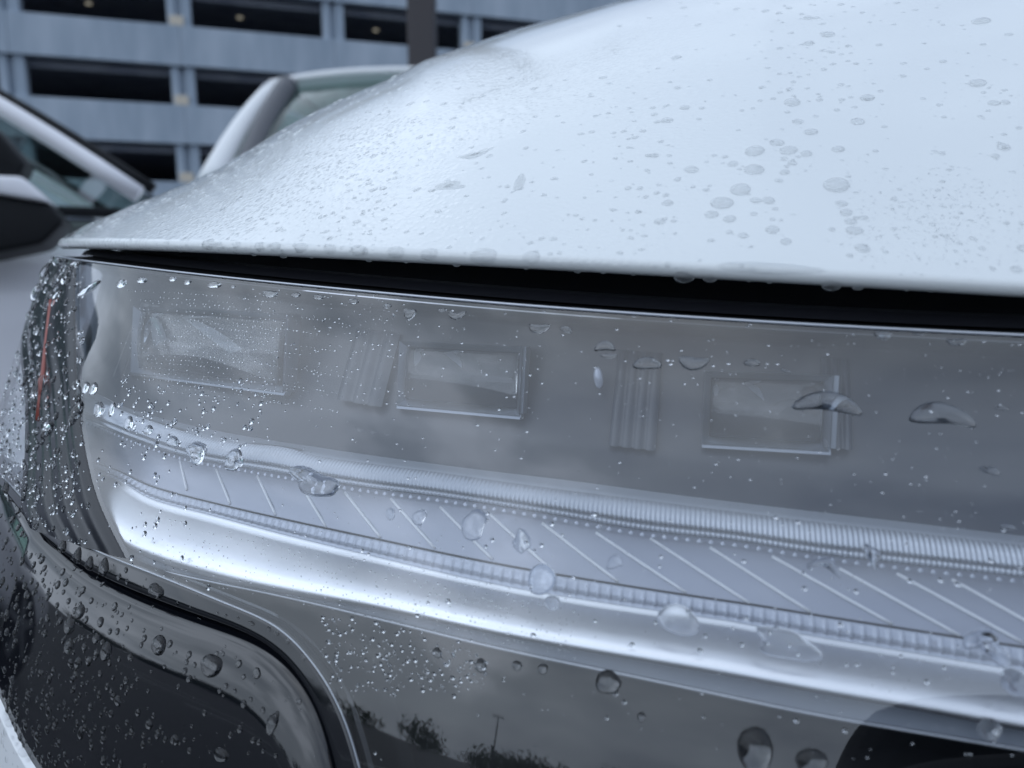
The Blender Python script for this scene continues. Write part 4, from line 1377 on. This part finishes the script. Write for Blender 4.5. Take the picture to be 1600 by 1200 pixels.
row([(740, 820, 42, 1.0, .5, 0, 'large clear raindrop amid the diagonal ridges'), (610, 803, 17, 1, .3, 0, 'left of the two small raindrops on the ridged strip'), (655, 808, 24, .9, .5, 0, 'right of the two small raindrops on the ridged strip'),
     (846, 905, 40, 1.25, .2, 0, 'tall raindrop sitting on the sawtooth guide'), (863, 941, 26, .8, .3, 0, 'raindrop on the silver blade just under the tall drop'), (1060, 969, 64, .68, .25, 0, 'large round raindrop at the top of the silver blade'),
     (1290, 884, 48, .35, .7, -.2, 'curled raindrop below the ribbed light guide at the right'), (1230, 1008, 100, .42, .95, -.35, 'long irregular splash of water on the silver blade'), (1540, 1012, 66, .6, .9, -.2, 'irregular raindrop on the sawtooth guide at the right'),
     (1587, 1066, 42, 1, .3, 0, 'round raindrop cut by the right frame side on the silver blade'), (1546, 1140, 36, .9, .2, 0, 'raindrop hanging on the thin rim at the lower right'), (950, 1066, 38, .95, .3, 0, 'dark raindrop just under the thin blade rim'),
     (751, 1040, 20, 1, .1, 0, 'small round raindrop under the blade, second from the left of its row'), (683, 1020, 15, 1, .1, 0, 'small round raindrop under the blade, first from the left of its row'), (808, 1040, 16, .9, .2, 0, 'small raindrop under the blade, third from the left of its row'),
     (848, 1045, 17, .9, .2, 0, 'small raindrop under the blade, fourth from the left of its row'), (960, 880, 24, .9, .7, 0, 'faint raindrop among the diagonal ridges right of centre'), (1180, 1172, 54, 1.25, .25, 0, 'large raindrop low on the black lens, nearest the bottom frame side'),
     (1268, 1190, 48, .8, .2, 0, 'raindrop cut by the bottom frame side, right of the large one'), (1002, 1120, 12, 1.2, .1, 0, 'tiny dark raindrop on the black lower lens'), (815, 845, 26, 1.4, .9, .5, 'slanted raindrop right of the large clear one on the ridges'),
     (1365, 870, 20, 1.8, .6, .6, 'slanting wet smear on the ridged strip at the right')], T_LENS, '', 'raindrops low on the lamp', hr=0.42)
row([(118, 601, 14, 1.2), (134, 606, 14, 1.3), (122, 615, 18, 1.4, .4), (146, 608, 18, .9, .5), (118, 645, 22, 1.5, .5), (75, 670, 24, .8, .9), (60, 610, 22, 1.6, .6, .6), (140, 450, 44, .22, .7, .5), (90, 460, 20, .3, .3, .6), (110, 515, 22, .15, .3, .5), (78, 535, 34, .1, .2, .55)],
    T_LENS, '{0} raindrop from the left among those on the dark lamp corner', 'raindrops on the dark lamp corner', squarish=2.2)
row([(97, 855, 20, 1, .2), (120, 872, 22, 1.2, .2), (139, 884, 20, 1.2, .2), (162, 888, 22, 1.3, .2), (68, 829, 20, 1), (44, 812, 18, 1), (8, 765, 22, 1), (186, 902, 12, .8), (30, 797, 14, 1)],
    T_BLACK, '{0} raindrop from the left in the row on the gloss black lamp bezel', 'raindrops on the gloss black bezel', clear=False, point=.4)
row([(243, 925, 30, .9, .5), (315, 964, 14, .8), (297, 948, 5, .8), (340, 958, 6, .8), (353, 962, 6, .8), (372, 966, 6, .8), (393, 974, 14, .5), (420, 983, 9, .8), (432, 989, 10, .8), (450, 1001, 9, 1), (474, 1027, 12, .8), (500, 1045, 13, 1.5)],
    T_BLACK, '{0} raindrop from the left on the grey shining right half of the bezel', 'raindrops on the gloss black bezel', clear=False)
row([(108, 978, 24, 1), (125, 956, 18, 1.2), (108, 1010, 22, 1), (150, 998, 16, 1), (166, 1018, 22, 1.3, .3), (122, 1036, 16, 1.1), (139, 1033, 14, 1), (157, 972, 14, 1), (118, 1054, 12, 1), (126, 1006, 12, 1.2), (248, 1008, 30, .9), (330, 1040, 40, .8, .3), (401, 1052, 15, 1.1),
     (184, 1095, 16, .9), (233, 1132, 16, .9), (346, 1180, 28, .8), (274, 1156, 16, .9), (246, 1147, 12, 1.2), (425, 1131, 20, 1.6, .4), (517, 1160, 18, 1, .3), (76, 1112, 14, 1), (86, 1103, 12, 1), (126, 1145, 14, 1.2), (109, 1140, 12, 1), (218, 1188, 12, 1), (237, 1190, 13, 1)],
    T_BLACK, '{0} larger raindrop from the left on the black bumper below the lamp', 'larger raindrops on the black bumper', clear=False, hr=0.42) if False else None
bl = [(108, 978, 24, 1), (125, 956, 18, 1.2), (108, 1010, 22, 1), (150, 998, 16, 1), (166, 1018, 22, 1.3, .3), (122, 1036, 16, 1.1), (139, 1033, 14, 1), (157, 972, 14, 1), (118, 1054, 12, 1), (248, 1008, 30, .9), (330, 1040, 40, .8, .3), (401, 1052, 15, 1.1),
     (184, 1095, 16, .9), (233, 1132, 16, .9), (346, 1180, 28, .8), (274, 1156, 16, .9), (246, 1147, 12, 1.2), (425, 1131, 20, 1.6, .4), (76, 1112, 14, 1), (126, 1145, 14, 1.2)]
row(bl, T_BLACK, '{0} larger raindrop from the left on the black bumper below the lamp', 'larger raindrops on the black bumper', clear=False, hr=0.42)
HL = [(1179, 236, 30), (1178, 265, 30), (1157, 296, 32), (1128, 317, 34), (1112, 335, 21), (1307, 289, 40), (1214, 223, 22), (1232, 235, 27), (1260, 240, 19), (1267, 206, 21), (1238, 160, 26), (1247, 190, 17), (1310, 233, 20), (1340, 190, 22), (1527, 130, 26), (1533, 33, 26),
      (1294, 54, 22), (1262, 28, 16), (1264, 68, 17), (1368, 236, 10), (1553, 161, 17), (1570, 160, 15), (1568, 230, 20), (1555, 244, 14), (1201, 313, 20), (1181, 313, 17), (1140, 342, 20), (1207, 359, 22), (1161, 368, 16), (1228, 377, 18), (1315, 318, 18), (1322, 332, 20), (1329, 346, 18), (1335, 360, 25),
      (1348, 388, 22), (1349, 340, 14), (1043, 317, 18), (1031, 346, 18), (1080, 265, 22), (1042, 188, 19), (1070, 168, 16), (1057, 90, 15), (1022, 243, 15), (1355, 153, 22), (830, 402, 28), (1600, 388, 20), (1588, 421, 18), (1145, 256, 17), (1238, 255, 15), (1226, 269, 16), (1225, 248, 12), (1217, 282, 13)]
row([(x, y, w, .95, .08) for x, y, w in HL], T_HOOD, '{0} clear raindrop from the left in the cluster on the white hood', 'larger raindrops on the white hood', clear=False, hr=0.26) if False else None
HL.sort(key=lambda q: q[0])
def hood_label(i, x, y, w):
    size = 'largest' if w >= 40 else 'big' if w >= 28 else 'medium' if w >= 18 else 'small'
    side = 'far right' if x > 1450 else 'right' if x > 1290 else 'centre right' if x > 1150 else 'centre' if x > 1000 else 'left'
    hgt = 'high' if y < 120 else 'halfway up' if y < 300 else 'low'
    return size, side, hgt
for i, (x, y, w) in enumerate(HL):
    seed_ += 1
    r = dome(x, y, w, T_HOOD, .95, blob=.10, seed=seed_, seg=20, rings=6, hr=0.36)
    if r is None: continue
    sz, sd, hg = hood_label(i, x, y, w)
    drop_obj(r[0], r[1], f'{sz} clear raindrop {hg} on the white hood, {ORD[i]} from the left', 'larger raindrops on the white hood')
row([(872, 229, 120, .09, .3, .10, 'long thin streak of water lying across the middle of the white hood'),
     (812, 285, 22, 2.8, .5, .1, 'upright run of water below the left end of the long thin streak'), (742, 240, 60, .4, .8, .3, 'faint film of water left of the long thin streak'), (700, 292, 70, .35, .9, .2, 'faint film of water low on the hood left of the upright run')],
    T_HOOD, '', 'thin films of water on the hood', clear=False, hr=0.05)
row([(72, 412, 22, .5, .8), (92, 410, 26, .45, .9), (116, 414, 30, .4, .9), (70, 432, 18, 1.2, .8), (88, 436, 18, 1, .9), (104, 432, 16, 1.1, .8), (58, 455, 16, 1.2, .7), (76, 468, 18, 1.2, .8)],
    T_LENS, '{0} wrinkled raindrop from the left at the lamp lens top corner', 'wrinkled raindrops at the lens top corner')
# flat beads in a row just above the hood lip
row([(x, y, w, .9, .3) for x, y, w in ((325, 381, 28), (370, 382, 16), (405, 384, 20), (430, 385, 22), (470, 386, 24), (515, 388, 24), (560, 390, 28), (618, 393, 30), (670, 396, 30), (755, 399, 44))], T_HOOD,
    '{0} flat raindrop from the left in the row above the hood lip', 'flat raindrops above the hood lip', clear=False, hr=0.12)
row([(1200, 418, 170, .16, .35, -.02, 'long thin film of water lying along the hood lip at the right')], T_HOOD, '', 'flat raindrops above the hood lip', clear=False, hr=0.10)

# drops hanging under the hood lip
def hanging(px, w, i):
    s = s_at_px(px, 430)
    x, y = plan(s); nx, ny = plan_n(s)
    c = Vector((x - nx * (HIN + 0.0016), y - ny * (HIN + 0.0016), float(zhood(s)) + 0.0004))
    a = 0.5 * w * y / FPX
    bm = bmesh.new(); bmesh.ops.create_uvsphere(bm, u_segments=18, v_segments=12, radius=1)
    bmesh.ops.transform(bm, matrix=Matrix.Diagonal((a, a * 0.6, a * 0.62, 1)), verts=bm.verts)
    o = obj_bm('raindrop', bm, M['water'], None, True); o.location = c
    tag(o, f'{ORD[i]} raindrop from the left hanging under the hood lip over the black gap', 'raindrop', 'raindrops hanging from the hood lip')
for i, (x, w) in enumerate([(380, 9), (425, 13), (470, 8), (560, 12), (620, 9), (700, 14), (812, 10), (895, 14), (935, 10), (985, 10), (1065, 34), (1108, 24), (1170, 10), (1203, 12), (1305, 32), (1348, 20), (1425, 10), (1462, 8)]):
    hanging(x, w, i)

# ---- small drops: a few hundred as things of their own, the finest as joined relief
small = []
def scatter(n, x0, x1, y0, y1, wmin, wmax, tree, zone, dens=None, power=2.5, **kw):
    k = 0; tries = 0
    while k < n and tries < n * 6:
        tries += 1
        x = rng.uniform(x0, x1); y = rng.uniform(y0, y1)
        if dens is not None and rng.uniform() > dens(x, y): continue
        w = wmin + (wmax - wmin) * rng.uniform() ** power
        small.append((x, y, w, tree, zone, kw)); k += 1
edge_y = lambda x: np.interp(x, [0, 56, 135, 262, 356, 442, 487, 502], [775, 846, 910, 966, 996, 1049, 1109, 1200])
scatter(760, 0, 500, 790, 1200, 2.5, 12, T_BLACK, 'bumper', lambda x, y: (1.0 if y > edge_y(x) + 8 else 0.0) * max(0.10, 1 - x / 300), 1.6, asp=1.05, hr=0.42)
scatter(60, 0, 330, 780, 960, 3, 9, T_BLACK, 'bezel', lambda x, y: (1.0 if y < edge_y(x) else 0.0), 2, asp=1.1, hr=0.4)
scatter(1000, 2, 130, 400, 870, 2, 11, T_LENS, 'lens', lambda x, y: 1.0 if x < 60 else 0.5, 2.2, asp=1.1, on_clear=True, blob=.25)
scatter(120, 60, 330, 690, 960, 2.5, 9, T_LENS, 'lens', None, 2, asp=1.2, on_clear=True)
scatter(330, 380, 640, 440, 640, 1.6, 5, T_LENS, 'lens', lambda x, y: 1.0 if y < 560 else .4, 2, asp=.6, on_clear=True)
scatter(170, 180, 420, 590, 700, 2.5, 9, T_LENS, 'lens', None, 2.5, asp=1.2, on_clear=True, rot=-.5)
scatter(260, 600, 1600, 470, 620, 1.6, 6, T_LENS, 'lens', lambda x, y: 1.0 if y < 550 else .5, 2.6, asp=.5, on_clear=True)
scatter(330, 400, 1600, 560, 850, 1.6, 6, T_LENS, 'lens', None, 2.6, asp=.6, on_clear=True)
scatter(260, 500, 1600, 800, 1190, 2, 9, T_LENS, 'lens', lambda x, y: .9 if y < 1060 - .15 * (1600 - x) * -0 else .6, 3, asp=.9, on_clear=True)
scatter(300, 500, 760, 960, 1080, 2, 9, T_LENS, 'lens', lambda x, y: 1.0 if y > 945 + .24 * (x - 500) else .1, 2, asp=.7, on_clear=True)
for k in range(26):
    y0 = 455 + k * 6.2 + rng.uniform(-2, 2); x = 190 + rng.uniform(0, 60); xe = rng.uniform(360, 560)
    while x < xe:
        if rng.uniform() < 0.72:
            small.append((x, y0 + 0.035 * (x - 200) + 0.0002 * (x - 200) ** 2 + rng.uniform(-.6, .6), rng.uniform(1.3, 3.4), T_LENS, 'lens', dict(asp=.7, on_clear=True)))
        x += rng.uniform(4.5, 9)
for k in range(12):
    y0 = 800 + k * 8; x = 225 + rng.uniform(0, 20)
    while x < 900:
        if rng.uniform() < 0.45:
            small.append((x, y0 + 0.20 * (x - 200) + rng.uniform(-1, 1), rng.uniform(1.3, 3.2), T_LENS, 'lens', dict(asp=.8, on_clear=True)))
        x += rng.uniform(6, 12)
scatter(520, 960, 1600, 0, 430, 3, 12, T_HOOD, 'hood', None, 2.6, asp=.95, hr=.36)
scatter(70, 1180, 1330, 0, 160, 5, 12, T_HOOD, 'hood', None, 1.6, asp=.95, hr=.36)
scatter(1500, 1290, 1600, 240, 440, 2.2, 6, T_HOOD, 'hood', lambda x, y: math.exp(-((x - 1470) / 110) ** 2 - ((y - 345) / 60) ** 2), 1.5, asp=.9, hr=.28)
scatter(1500, 90, 620, 100, 392, 2.5, 8, T_HOOD, 'hood', lambda x, y: 1.0, 2.2, asp=1.0, hr=.34, blob=.4)
scatter(1100, 250, 1050, 120, 400, 2.5, 14, T_HOOD, 'hood', None, 3.0, asp=.9, hr=.16, blob=.5)
scatter(260, 700, 1500, 330, 425, 2, 9, T_HOOD, 'hood', None, 2.2, asp=.9, hr=.10, blob=.2)
scatter(120, 60, 400, 384, 396, 2, 6, T_HOOD, 'hood', None, 2, asp=1, hr=.3)
scatter(160, 0, 60, 780, 1200, 4, 12, T_FEND, 'fender', None, 1.6, asp=1.1, hr=.4)
small.sort(key=lambda q: -q[2])
fine = {'bumper': ([], []), 'bezel': ([], []), 'lens': ([], []), 'hood': ([], []), 'fender': ([], [])}
lab = {'bumper': 'small raindrop, one of the many alike beading on the black bumper', 'bezel': 'small raindrop, one of several alike on the gloss black bezel',
       'lens': 'small raindrop, one of the many alike on the clear lamp lens', 'hood': 'small raindrop, one of the many alike on the white hood', 'fender': 'small raindrop, one of several alike on the white fender'}
placed = []
budget = 300 - len([o for o in bpy.data.objects if o.get('category') == 'raindrop'])
for (x, y, w, tree, zone, kw) in small:
    if w > 6 and any((x - a) ** 2 + (y - b_) ** 2 < (0.5 * (w + c)) ** 2 for a, b_, c in placed[-400:]): continue
    seed_ += 1
    kw = dict(kw); single = w > 6 and budget > 0
    r = dome(x, y, w, tree, seg=12 if single else (10 if w > 5 else 7), rings=3 if w > 5 else 2, seed=seed_, **kw)
    if r is None: continue
    if w > 5: placed.append((x, y, w))
    if single:
        drop_obj(r[0], r[1], lab[zone], 'small raindrops on the ' + zone); budget -= 1
    else:
        V0, F0 = fine[zone]; b0 = len(V0)
        V0 += r[0]; F0 += [tuple(b0 + i for i in f) for f in r[1]]
for z, (V0, F0) in fine.items():
    if V0:
        o = obj('fine_raindrops', V0, F0, M['water_thin'] if z in ('hood', 'fender') else M['water'], None, True, 'stuff')
        tag(o, 'fine mist of tiny raindrops covering the ' + {'lens': 'clear lamp lens', 'hood': 'white hood', 'bumper': 'black bumper', 'bezel': 'black lamp bezel', 'fender': 'white fender'}[z], 'raindrops')
